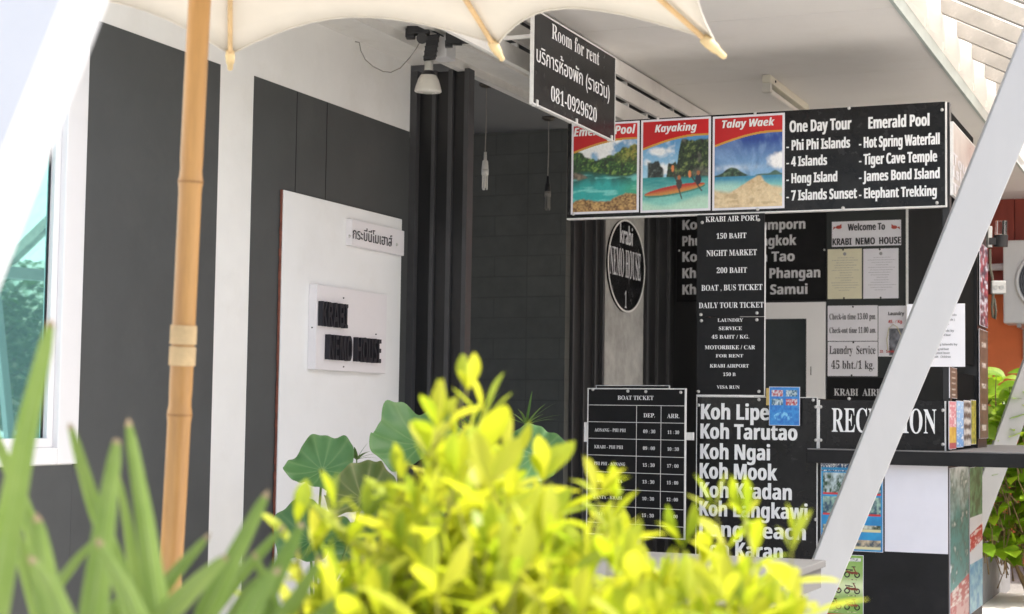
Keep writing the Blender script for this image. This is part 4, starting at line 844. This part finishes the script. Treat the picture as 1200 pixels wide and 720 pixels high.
tag(obj('steel_bracket', mb, STEEL, base=Q(1170, 337), bevel=.006), 'small bolted steel bracket below the lantern', 'bracket')
mb = MB(); mb.tube([Q(1160, 292), Q(1160.5, 315), Q(1163, 325), Q(1164, 345), Q(1162.5, 360), Q(1163.5, 372), Q(1166, 374), Q(1167, 364), Q(1165, 350)], .007, 7); tag(obj('hanging_strap', mb, pm('olive_strap', (.16, .15, .11), .8), base=Q(1160, 292)), 'grey green strap hanging beside the rear post', 'strap')

# planter and low wall right of the counter
pA = at(1151.5, 716, 2, .0); pB = at(1184, 692, 2, .0); pC = at(1184, 642, 0, pB[0])
plb = thing('planter_box', 'grey cement planter box behind the counter end', 'planter', (pB[0]-.2, pB[1], 0))
ptop = at(1170, 643, 0, pB[0])[2]
mb = MB(); X1 = pB[0]; Y0, Y1 = pA[1]-.4, pB[1]
mb.box((X1-.04, Y0, 0), (X1, Y1, ptop)); mb.box((X1-.6, Y0, 0), (X1-.56, Y1, ptop)); mb.box((X1-.559, Y0, 0), (X1-.041, Y0+.04, ptop)); mb.box((X1-.559, Y1-.04, 0), (X1-.041, Y1, ptop)); obj('box', mb, PLANTR, plb, bevel=.005)
mb = MB(); mb.box((X1-.558, Y0+.041, ptop-.1), (X1-.042, Y1-.041, ptop-.05)); obj('soil', mb, SOIL, plb)

# ------------------------------------------------------------------ white leaning frame boards
def board_px(name, label, pts, z, th, group=None, mat=WPOST):
    """a long straight plank: four picture corners at one distance, th thick"""
    q = [atz(x, y, zz_) for (x, y), zz_ in zip(pts, z)]
    a, b, c, d = q; nrm = np.cross(c-a, b-a); nrm /= np.linalg.norm(nrm)
    if nrm@_f < 0: nrm = -nrm
    mb = MB(); vs = q+[p+nrm*th for p in q]; mb.add(vs, [(0, 1, 3, 2), (4, 6, 7, 5), (0, 4, 5, 1), (2, 3, 7, 6), (0, 2, 6, 4), (1, 5, 7, 3)])
    return tag(obj(name, mb, mat, base=(a+b+c+d)/4, bevel=min(.004, th*.15)), label, 'plank', group)
def line(x0, y0, x1, y1, y): return x0+(x1-x0)*(y-y0)/(y1-y0)
zb = (5.75, 5.75, 5.75, 5.75)
yt, yb = -60, 1010
Lx = lambda y: line(1115, 250, 960, 640, y); Rx = lambda y: line(1172, 236, 992, 666, y)
board_px('frame_plank', 'wide white plank leaning across the reception counter', [(Lx(yt), yt), (Rx(yt), yt), (Lx(yb), yb), (Rx(yb), yb)], zb, .035, 'white planks of leaning frames')
Lx2 = lambda y: line(1194, 440, 1161, 530, y); Rx2 = lambda y: line(1222, 440, 1188, 530, y)
ytt = 120
board_px('frame_plank', 'farther white plank leaning in front of the lime leaves at the right edge', [(Lx2(ytt), ytt), (Rx2(ytt), ytt), (Lx2(715), 715), (Rx2(715), 715)], (9.7,)*4, .04, 'white planks of leaning frames')
# near blurred post, top left: a square post turned so that two faces show
zn = 1.35
ed = lambda y: line(72, 0, 4, 172, y)       # the corner edge between the two faces
re = lambda y: line(127, 0, -2, 342, y)
e0, e1 = atz(ed(-200), -200, zn), atz(ed(700), 700, zn); r0_, r1_ = atz(re(-200), -200, zn+.02), atz(re(700), 700, zn+.02)
wv = _r*-.085+_f*.055
mb = MB(); q = [e0, r0_, r0_+wv, e0+wv, e1, r1_, r1_+wv, e1+wv]
mb.add(q, [(0, 1, 2, 3), (4, 7, 6, 5), (0, 4, 5, 1), (1, 5, 6, 2), (2, 6, 7, 3), (3, 7, 4, 0)])
tag(obj('frame_post', mb, NPOST, base=(e0+e1)/2), 'near white leaning post blurred at the top left corner', 'post')

# grey table
ZT = at(968, 656.5, 0, -1.14)[2]; cn = at(968, 656.5, 0, -1.14)
tb = thing('grey_table', 'weathered grey table corner in front of the white plank', 'table', (cn[0]-.3, cn[1]-.6, 0))
x1, y1_ = cn[0], cn[1]
mb = MB(); mb.box((x1-.75, y1_-1.5, ZT-.022), (x1, y1_, ZT)); obj('table_top', mb, TABLE, tb, bevel=.003)
mb = MB(); mb.box((x1-.73, y1_-1.48, ZT-.085), (x1-.012, y1_-.015, ZT-.0225)); obj('apron', mb, TABLE, tb)
for dx, dy in ((.06, .06), (.69, .06), (.06, 1.40), (.69, 1.40)):
    mb = MB(); mb.box((x1-dx-.045, y1_-dy-.045, 0), (x1-dx, y1_-dy, ZT-.0855)); obj('leg', mb, SHELF, tb)

# ------------------------------------------------------------------ parasol
NR = 10
axis = np.array([.074, -.037, .997]); axis /= np.linalg.norm(axis)
B0 = atz(190, 720, 2.9); PLr, PRr, PDh, PPh = 1.695, 1.021, .550, -.529
hub = B0+axis*PLr
e1_ = np.cross(axis, (1, 0, 0)); e1_ /= np.linalg.norm(e1_); e1_ = e1_ if e1_[1] > 0 else -e1_
e2_ = np.cross(e1_, axis); e2_ = e2_ if e2_[0] > 0 else -e2_
adj = {0: -.020, 1: .027, 2: -.008}
def ribpt(k, s):
    k = k % NR; w = PPh+k*2*math.pi/NR; sag = -.10*s*(1-s)
    return hub-axis*(PDh*s+sag*.55)+PRr*s*(math.cos(w)*e1_+math.sin(w)*e2_)+np.array([0, 0, adj.get(k, 0)*s])
par = thing('parasol', 'large cream canvas parasol on a leaning bamboo pole', 'parasol', (B0-axis*(B0[2]/axis[2])))
foot = B0-axis*(B0[2]/axis[2])
nodes = [-0.02, .38, .74, 1.02]
tt = []; rr = []
Lp = np.linalg.norm(hub-foot)
def polept(t): return foot+axis*t+_r*(.010*math.sin(t*2.2))
zn_ = [Lp-1.75, Lp-1.33]
nd = []
for yy_ in (212, 487, -60): nd.append(min(np.arange(0, Lp, .005), key=lambda t: abs((lambda p: 360-((p-CAM)@_u)/((p-CAM)@_f)*FPX)(polept(t))-yy_)))
nd += [.25, .62]
for t in np.arange(0, Lp+.03, .01):
    r_ = .0205-.0012*(t/Lp)+sum(.0022*math.exp(-((t-a)/.008)**2) for a in nd)-sum(.0008*math.exp(-((t-a-.02)/.012)**2) for a in nd)
    tt.append(polept(t)); rr.append(r_)
mb = MB(); mb.tube(tt, rr, 20); pole = obj('pole', mb, BAMBOO, par)
NODEM = pm('dark_bamboo_node', (.30, .15, .05), .6, .3, 40)
for a in nd: obj('pole_node', MB().tube([polept(a-.0022), polept(a+.0012)], [.0215+.0008, .0215+.0008], 20), NODEM, pole)
rp = [min(np.arange(0, Lp, .005), key=lambda t: abs((lambda p: 360-((p-CAM)@_u)/((p-CAM)@_f)*FPX)(polept(t))-yy_)) for yy_ in (427, 380)]
for (a, b) in ((rp[0], rp[0]+.034), (rp[0]+.037, rp[1])):
    mb = MB(); ts = np.arange(a, b, .0011); n = len(ts)
    mb.tube([polept(t) for t in ts], [.0222+.0012*abs(math.sin(i*math.pi/4)) for i in range(n)], 20); obj('rope_binding', mb, ROPE, pole)
ns, ntt = 14, 12
mb = MB(); vs = []; idx = {}
for k in range(NR):
    for j in range(ntt):
        t = j/ntt
        for i in range(ns+1):
            s = .03+.985*i/ns
            pull = .108*4*t*(1-t)*(i/ns)**2.2
            s2 = s*(1-pull); p = ribpt(k, s2)*(1-t)+ribpt(k+1, s2)*t
            bow = .045*4*t*(1-t)*s2*(math.cos(math.pi/NR))   # cloth lies near the chord, slack a little
            p = p+axis*(.008)-axis*bow*.25
            idx[(k, j, i)] = len(vs); vs.append(p)
fs = []
for k in range(NR):
    for j in range(ntt):
        k2, j2 = (k, j+1) if j+1 < ntt else ((k+1) % NR, 0)
        for i in range(ns): fs.append((idx[(k, j, i)], idx[(k2, j2, i)], idx[(k2, j2, i+1)], idx[(k, j, i+1)]))
mb.add(vs, fs, True); cano = obj('canopy', mb, CANVAS, par)
sol = cano.modifiers.new('cloth', 'SOLIDIFY'); sol.thickness = .0012; sol.offset = 1
hem = MB()
for k in range(NR):
    pts = [vs[idx[(k, j, ns)]] for j in range(ntt)]+[vs[idx[((k+1) % NR, 0, ns)]]]
    hem.tube(pts, .0022, 6)
obj('hem', hem, CANVAS, cano)
for k in range(NR):
    mb = MB(); pts = [ribpt(k, s)-axis*.006 for s in np.linspace(.06, 1.01, 14)]; mb.tube(pts, [.0075-.0015*i/13 for i in range(14)], 8); rb = obj('rib', mb, RIBW, par)
    d = pts[-1]-pts[-2]; d /= np.linalg.norm(d); mb = MB(); mb._lathe([(.001, -.030), (.010, -.027), (.0115, -.012), (.010, .010), (.0075, .013), (.0065, .034), (.001, .038)], pts[-1]+d*.004, d, 14); obj('rib_tip', mb, TIPW, rb)
mb = MB(); mb._lathe([(.001, .02), (.05, .02), (.055, -.02), (.045, -.07), (.03, -.09), (.001, -.09)], hub, axis); mb._lathe([(.001, -.45), (.045, -.45), (.05, -.49), (.03, -.53), (.001, -.53)], hub, axis); obj('hub', mb, TIPW, par)

# ------------------------------------------------------------------ plants
def leaf_geo(mb, base, dirv, up, L, Wd, fold=.25, curl=.3, shape=(.06, .32, .68, .95, 1.0, .72, 0), jit=0):
    d = dirv/np.linalg.norm(dirv); sd_ = np.cross(d, up); nn = np.linalg.norm(sd_)
    if nn < 1e-3: sd_ = np.cross(d, (1, .2, 0)); nn = np.linalg.norm(sd_)
    sd_ /= nn; nr = np.cross(sd_, d); m = len(shape); vs = []
    for i in range(m):
        t = i/(m-1); c = base+d*L*t*(1-.12*curl*t)-nr*curl*L*.55*t*t; w = Wd/2*shape[i]
        vs += [c-sd_*w+nr*w*fold, c, c+sd_*w+nr*w*fold]
    fs = []
    for i in range(m-1):
        a = i*3; fs += [(a, a+3, a+4, a+1), (a+1, a+4, a+5, a+2)]
    mb.add(vs, fs, True)
OUT = [(318, 700), (345, 665), (370, 640), (400, 615), (440, 585), (470, 548), (500, 505), (520, 465), (548, 440), (572, 480), (600, 535), (640, 548), (680, 572), (715, 565), (745, 595), (790, 612), (830, 585), (850, 600), (875, 592), (890, 645), (930, 695), (975, 722), (990, 725)]
def outy(x):
    xs_, ys_ = zip(*OUT); return float(np.interp(x, xs_, ys_))+34
rg = np.random.RandomState(5)
def shoot(mbl, mbs, tip, n, leafL, lean):
    """one upright shoot: a stem and crossed pairs of long golden leaves, ending at tip"""
    Ls = leafL*(.6+.30*n); bot = tip-np.array([lean[0]*Ls, lean[1]*Ls, Ls])
    mid = (tip+bot)/2+rg.normal(0, .004, 3); path = [bot+(0, 0, -.06), bot, mid, tip]
    mbs.tube(path, [.0018, .0016, .0013, .0008], 5)
    ph = rg.uniform(0, 6.28)
    for i in range(n):
        t = 1-(i/n)**.9; c = bot*(1-t)+tip*t; w = ph+i*1.571+rg.normal(0, .3)
        el = (.95-1.15*(i/n))+rg.normal(0, .2)
        for sgn in (0, math.pi):
            if rg.rand() < .06: continue
            a = w+sgn+rg.normal(0, .15); d = np.array([math.cos(a)*math.cos(el), math.sin(a)*math.cos(el), math.sin(el)])
            sc = leafL*(.55+.6*min(1, i/(n*.4)))*rg.uniform(.7, 1.2)
            leaf_geo(mbl, c, d, np.array([0, 0, 1.]), sc, sc*rg.uniform(.26, .36), rg.uniform(.15, .45), rg.uniform(.0, .7))
    for k in range(2): leaf_geo(mbl, tip, np.array([rg.normal(0, .3), rg.normal(0, .3), 1]), np.array([math.cos(ph+k*3.1), math.sin(ph+k*3.1), .1]), leafL*.65, leafL*.22, .4, .15)
spans = [(300, 520, 'golden green shrub at the left of the bright hedge'), (500, 760, 'tallest golden shrub in the middle of the bright hedge'), (740, 990, 'golden shrub at the right of the bright hedge before the grey table')]
for x0_, x1_, lab in spans:
    mbl, mbs = MB(), MB(); tips = []
    fixed = [(548, 434, 1.62), (512, 480, 1.6), (470, 540, 1.66), (392, 575, 1.6), (348, 590, 1.66), (636, 540, 1.7), (700, 560, 1.66), (724, 562, 1.75), (838, 578, 1.7), (872, 586, 1.66), (928, 640, 1.66), (595, 520, 1.75), (925, 705, 1.6), (370, 625, 1.7), (425, 590, 1.58), (800, 618, 1.7), (568, 470, 1.7)]
    for f_ in fixed:
        if x0_+12 <= f_[0] < x1_-12 and not (x0_ == 300 and f_[0] > 508) and not (x0_ == 740 and f_[0] < 752): tips.append(f_)
    for _ in range(86):
        x = rg.uniform(x0_+8, x1_-8); z = rg.uniform(1.5, 2.1); y = outy(x)+25+rg.beta(1.0, 1.3)*220; tips.append((x, y, z))
    bx = atz((x0_+x1_)/2, 720, 1.8)
    sh = thing('golden_shrub', lab, 'shrub', (bx[0], bx[1], 0), 'golden shrubs of the foreground hedge')
    for _ in range(34): x = rg.uniform(x0_+8, x1_-8); tips.append((x, outy(x)+rg.uniform(60, 190), rg.uniform(1.4, 1.75)))
    for q_, (x, y, z) in enumerate(tips):
        if (x, y, z) in fixed: y += 24 if x != 928 else 8
        tp = atz(x, y, z); big = y < outy(x)+20
        lean_ = rg.normal(0, .25, 2); shoot(mbl, mbs, tp, 5 if big else 4, rg.uniform(.062, .088), lean_)
    for _ in range(26):                                            # the woody frame under the leaves
        tp = atz(*[(t[0], t[1]+60) for t in [tips[rg.randint(len(tips))]]][0], rg.uniform(1.6, 1.95)); b = np.array([bx[0]+rg.normal(0, .05), bx[1]+rg.normal(0, .05), 0.02])
        mbs.tube([b, b*.6+tp*.4+rg.normal(0, .03, 3), b*.3+tp*.7+rg.normal(0, .02, 3), tp], [.008, .006, .004, .0018], 6)
    # lower inner leaves fill the shrub's body down to the ground
    for _ in range(500):
        p = np.array([bx[0]+rg.normal(0, .12), bx[1]+rg.normal(0, .12), rg.uniform(.15, .78)]); a = rg.uniform(0, 6.28)
        leaf_geo(mbl, p, np.array([math.cos(a), math.sin(a), rg.uniform(-.2, .7)]), np.array([0, 0, 1.]), .05, .022, .3, .3)
    obj('foliage', mbl, GOLD, sh); obj('stem', mbs, STEMY, sh)

def blade(mb, pts, w, z0, z1, tw=0.0, cut=True):
    """a strap leaf along picture points, from base to tip"""
    n = 14; P3 = []
    xs_ = np.array([p[0] for p in pts], float); ys_ = np.array([p[1] for p in pts], float); s_ = np.linspace(0, 1, len(pts))
    for i in range(n+1):
        t = i/n; x = np.interp(t, s_, xs_); y = np.interp(t, s_, ys_); P3.append(atz(x, y, z0+(z1-z0)*t))
    vs = []; cs = []; wz = (z0+z1)/2/FPX
    for i, p in enumerate(P3):
        t = i/n; d = P3[min(i+1, n)]-P3[max(i-1, 0)]; d /= np.linalg.norm(d); sdv = np.cross(d, _f); sdv /= np.linalg.norm(sdv)
        sdv = sdv*math.cos(tw)+_f*math.sin(tw); nr = np.cross(sdv, d)
        ww = w*wz/2*(1-.62*max(0, t-.25)**1.2/.75**1.2); 
        if i == n: ww *= .75
        for k in range(11):
            q = (k-5)/5; vs.append(p+sdv*ww*q+nr*ww*(.26*q*q+.03*(k % 2))); cs.append((.55 if k == 5 else .32 if k in (0, 10) else .22*(k % 2))*(.6+.8*random.random()))
    fs = [(i*11+k, i*11+k+1, i*11+k+12, i*11+k+11) for i in range(n) for k in range(10)]
    mb.add(vs, fs, True); mb.c += cs; return vs[-11::2]+[], (P3[-1]-P3[-2])/np.linalg.norm(P3[-1]-P3[-2])
clumps = [
 ('strap leaf plant at the left picture edge with its tallest blade', [([(-40, 900), (0, 660), (30, 500), (58, 383)], 40, 1.45, 1.4, .15), ([(70, 900), (62, 740), (50, 660), (44, 612)], 38, 1.4, 1.4, -.1), ([(0, 900), (60, 720), (30, 600), (-20, 480)], 30, 1.6, 1.65, .3),
    ([(30, 900), (55, 700), (90, 655), (112, 632)], 18, 1.6, 1.6, .4), ([(80, 900), (45, 720), (22, 640), (8, 600)], 26, 1.5, 1.5, .2), ([(100, 900), (78, 740), (60, 690), (40, 660)], 34, 1.35, 1.35, 0)]),
 ('strap leaf plant with upright blunt blades before the bamboo pole', [([(90, 900), (108, 720), (122, 610), (136, 520)], 38, 1.4, 1.42, .1), ([(190, 900), (150, 700), (108, 590), (83, 503)], 28, 1.5, 1.52, .2), ([(215, 900), (182, 700), (168, 600), (151, 500)], 30, 1.45, 1.47, -.15),
    ([(185, 900), (160, 700), (150, 620), (139, 562)], 20, 1.55, 1.55, .3), ([(120, 900), (165, 720), (210, 665), (240, 632)], 24, 1.5, 1.5, .4), ([(150, 900), (165, 740), (145, 690), (118, 640)], 34, 1.38, 1.38, 0), ([(140, 900), (128, 720), (160, 690), (180, 660)], 22, 1.6, 1.6, .2)]),
 ('strap leaf plant leaning right across the white stripe', [([(200, 900), (240, 720), (275, 650), (310, 583)], 32, 1.5, 1.52, .15), ([(210, 900), (235, 730), (280, 675), (328, 622)], 24, 1.6, 1.62, .3), ([(170, 900), (195, 720), (235, 680), (262, 655)], 30, 1.45, 1.45, 0),
    ([(260, 900), (300, 720), (330, 660), (352, 618)], 30, 1.55, 1.58, .1), ([(280, 900), (320, 740), (350, 700), (372, 660)], 26, 1.5, 1.5, -.2), ([(240, 900), (285, 735), (300, 700), (322, 672)], 34, 1.4, 1.4, .2), ([(300, 900), (345, 760), (385, 715), (415, 690)], 26, 1.45, 1.45, .1), ([(215, 900), (262, 740), (290, 690), (345, 650)], 18, 1.6, 1.6, .3), ([(320, 900), (330, 760), (318, 700), (300, 655)], 22, 1.55, 1.55, 0)])]
for lab, bl in clumps:
    b = atz(bl[0][0][0][0], 900, 1.5); t = thing('strap_leaf_plant', lab, 'plant', (b[0], b[1], 0), 'strap leaf plants in the near left corner')
    mb = MB()
    for pts, w, z0, z1, tw in bl:
        e_, d_ = blade(mb, pts, w, z0, z1, tw)
        ex = [p+d_*.008*(1-abs(k-2.6)/3.2)*rg.uniform(.6, 1.3) for k, p in enumerate(e_)]; obj('dry_tip', MB().add(e_+ex, [(k, k+1, k+7, k+6) for k in range(5)], True), DRY, t)
    obj('blade', mb, STRAP, t)
    mb = MB()
    for pts, w, z0, z1, tw in bl:
        q = atz(*pts[0], z0); mb.tube([(b[0], b[1], 0), ((q[0]+b[0])/2, (q[1]+b[1])/2, q[2]*.5), q], .009, 6)
    obj('stem', mb, STEMG, t)

# lotus and sedge before the white panel
def lotus(name, label, leaves):
    c = atz(leaves[0][0], leaves[0][1], leaves[0][4]); t = thing(name, label, 'plant', (c[0], c[1], 0), 'lotus plants before the wall panel')
    mbs = MB()
    for x, y, rx, ry, z, mat, rot in leaves:
        c3_ = atz(x, y, z); rad = rx*z/FPX; k = min(.95, ry/rx); nrm = -_f*k+_u*math.sqrt(1-k*k)+_r*.05*0; a = _r*math.cos(rot)+np.cross(nrm, _r)*math.sin(rot); a -= nrm*(a@nrm); a /= np.linalg.norm(a); b = np.cross(nrm, a)
        mb = MB(); NR_, NT = 12, 108; vs = [c3_-nrm*rad*.10]; cs = [1.0]; p1_, p2_ = rg.uniform(0, 6, 2)
        for i in range(1, NR_+1):
            r_ = i/NR_
            for j in range(NT):
                w = 2*math.pi*j/NT; R_ = rad*r_*(1+.07*math.sin(3*w+p1_)+.05*math.sin(5*w+p2_)+.02*math.sin(11*w))
                h = rad*(-.16+.28*r_*r_+.20*r_**2*math.sin(2*w+p2_)+.13*r_**4*math.sin(5*w+p1_)+.05*r_**5*math.sin(13*w+p2_))
                vs.append(c3_+a*R_*math.cos(w)+b*R_*math.sin(w)+nrm*h); cs.append((.75 if j % 9 == 0 else .22 if j % 9 in (1, 8) else 0)*(1-.55*r_)+(.30 if i == NR_ else 0)+(.5 if i == 1 else 0))  # veins, plus an edge highlight painted on the outermost ring
        fs = [(0, 1+j, 1+(j+1) % NT) for j in range(NT)]+[(1+(i-1)*NT+j, 1+i*NT+j, 1+i*NT+(j+1) % NT, 1+(i-1)*NT+(j+1) % NT) for i in range(1, NR_) for j in range(NT)]
        mb.add(vs, fs, True); mb.c = cs; obj('leaf', mb, mat, t)
        base = np.array([c[0]+rg.normal(0, .03), c[1]+rg.normal(0, .03), .3]); top = vs[0]
        mbs.tube([base, base*.5+top*.5+rg.normal(0, .02, 3), top-(0, 0, .02), top], [.006, .005, .004, .004], 7)
    obj('stem', mbs, STEMG, t)
    mb = MB(); mb._lathe([(.001, 0), (.16, 0), (.21, .15), (.22, .33), (.20, .33), (.19, .28), (.001, .27)], (c[0], c[1], .041)); obj('pot', mb, POT, t)
lotus('lotus_plant', 'lotus with round green and browned leaves before the white panel', [(377, 547, 40, 29, 5.6, LOTUS, .3), (424, 580, 44, 29, 5.45, LOTUSB, -.2), (364, 628, 46, 29, 5.55, LOTUS, .9), (420, 640, 34, 26, 5.7, LOTUS, 0)])
lotus('lotus_plant', 'lotus with a broad wavy leaf before the black door', [(494, 513, 58, 29, 5.7, LOTUS, .1), (530, 545, 36, 22, 5.9, LOTUS, .5)])
lotus('lotus_plant', 'lotus with an upright oval leaf in the dark entrance', [(628, 532, 34, 34, 5.8, LOTUS, 1.2), (600, 570, 40, 30, 6.0, LOTUS, .2)])
def sedge(label, x, y, z, n, L, mat=SEDGE, seed=1):
    r2 = np.random.RandomState(seed); c = atz(x, y, z); t = thing('umbrella_sedge', label, 'plant', (c[0], c[1], 0), 'umbrella sedges among the lotus')
    mb = MB(); 
    for k in range(n):
        a = 2*math.pi*k/n+r2.normal(0, .15); el = r2.uniform(.25, 1.2); d = np.array([math.cos(a)*math.cos(el), math.sin(a)*math.cos(el), math.sin(el)])
        leaf_geo(mb, c, d, np.array([0, 0, 1.]), L*r2.uniform(.7, 1.1), .011, .2, r2.uniform(.1, .5), (.6, 1, .9, .6, .15))
    obj('leaf', mb, mat, t); mb = MB(); mb.tube([(c[0], c[1], .3), (c[0]+.01, c[1], c[2]*.6), tuple(c)], [.004, .003, .0025], 6); obj('stem', mb, STEMG, t)
    mb = MB(); mb._lathe([(.001, 0), (.09, 0), (.12, .2), (.11, .24), (.10, .22), (.001, .21)], (c[0], c[1], .041), n=20); obj('pot', mb, POT, t)
sedge('small umbrella sedge standing against the white panel', 418, 539, 5.8, 12, .095, seed=3)
sedge('tall umbrella sedge before the dark entrance', 556, 506, 6.2, 18, .19, seed=4)
sedge('umbrella sedge right of the tall one in the dark entrance', 617, 498, 6.3, 12, .14, seed=5)

# lime shrub behind the booth
mbl, mbs = MB(), MB(); zl = 10.0; base = atz(1185, 690, zl)
for _ in range(1000):
    if rg.rand() < .45: x, y = rg.uniform(1150, 1275), 435+rg.beta(1.2, 1.2)*95
    else: x, y = rg.uniform(1148, 1275), rg.uniform(520, 650)
    z = rg.uniform(9.75, 10.5)
    if y > 655-.1*(x-1150) and x < 1165: continue
    p = atz(x, y, z); a = rg.uniform(0, 6.28); d = np.array([math.cos(a), math.sin(a)-.3, rg.uniform(-.9, .5)])
    sz = rg.uniform(.09, .17); leaf_geo(mbl, p, d, np.array([rg.normal(0, .3), -.6, 1.]), sz, sz*rg.uniform(.5, .68), rg.uniform(.1, .35), rg.uniform(0, .5), (0, .75, 1, .95, .75, .4, 0))
    if rg.rand() < .5: q = p+rg.normal(0, .05, 3)+(0, .05, -.18); mbs.tube([p, (p+q)/2+rg.normal(0, .01, 3), q], [.002, .003, .004], 5)
ls = thing('lime_shrub', 'sunlit lime green shrub beside the orange wall behind the booth', 'shrub', (base[0], base[1], 0))
for k in range(9):
    x = 1155+k*12; tp = atz(x, 480, 10.15); b = np.array([base[0]+.1+.05*k, base[1]+.1, .05]); mbs.tube([b, b*.6+tp*.4+rg.normal(0, .04, 3), b*.25+tp*.75+rg.normal(0, .03, 3), tp], [.014, .011, .008, .003], 7)
obj('foliage', mbl, LIME, ls); obj('stem', mbs, STEM, ls)

# trees across the street: seen in the window glass
def tree(label, x, y, h, rad, seed):
    r2 = np.random.RandomState(seed); t = thing('street_tree', label, 'tree', (x, y, 0))
    mb = MB(); top = np.array([x, y, h*.55]); mb.tube([(x, y, 0), (x+.05, y, h*.25), tuple(top)], [.14, .11, .08], 10); ml = MB()
    for k in range(26):
        a = r2.uniform(0, 6.28); e = r2.uniform(-.15, 1.3); d = np.array([math.cos(a)*math.cos(e), math.sin(a)*math.cos(e), math.sin(e)*.9]); c = np.array([x, y, h*.6])+d*rad*r2.uniform(.5, 1.0)
        mb.tube([tuple(np.array([x, y, h*r2.uniform(.35, .55)])), tuple(c)], [.035, .01], 6)
        for _ in range(110):
            p = c+r2.normal(0, rad*.2, 3); a2 = r2.uniform(0, 6.28); leaf_geo(ml, p, np.array([math.cos(a2), math.sin(a2), r2.uniform(-.6, .4)]), np.array([0, 0, 1.]), .16, .08, .2, .3, (0, .9, 1, .6, 0))
    obj('trunk', mb, BARK, t); obj('crown', ml, TREEL, t)
tree('green street tree across from the window', 5.2, 9.2, 2.3, 1.2, 2)
tree('darker street tree farther along the street', 8.4, 10.6, 3.0, 1.6, 3)
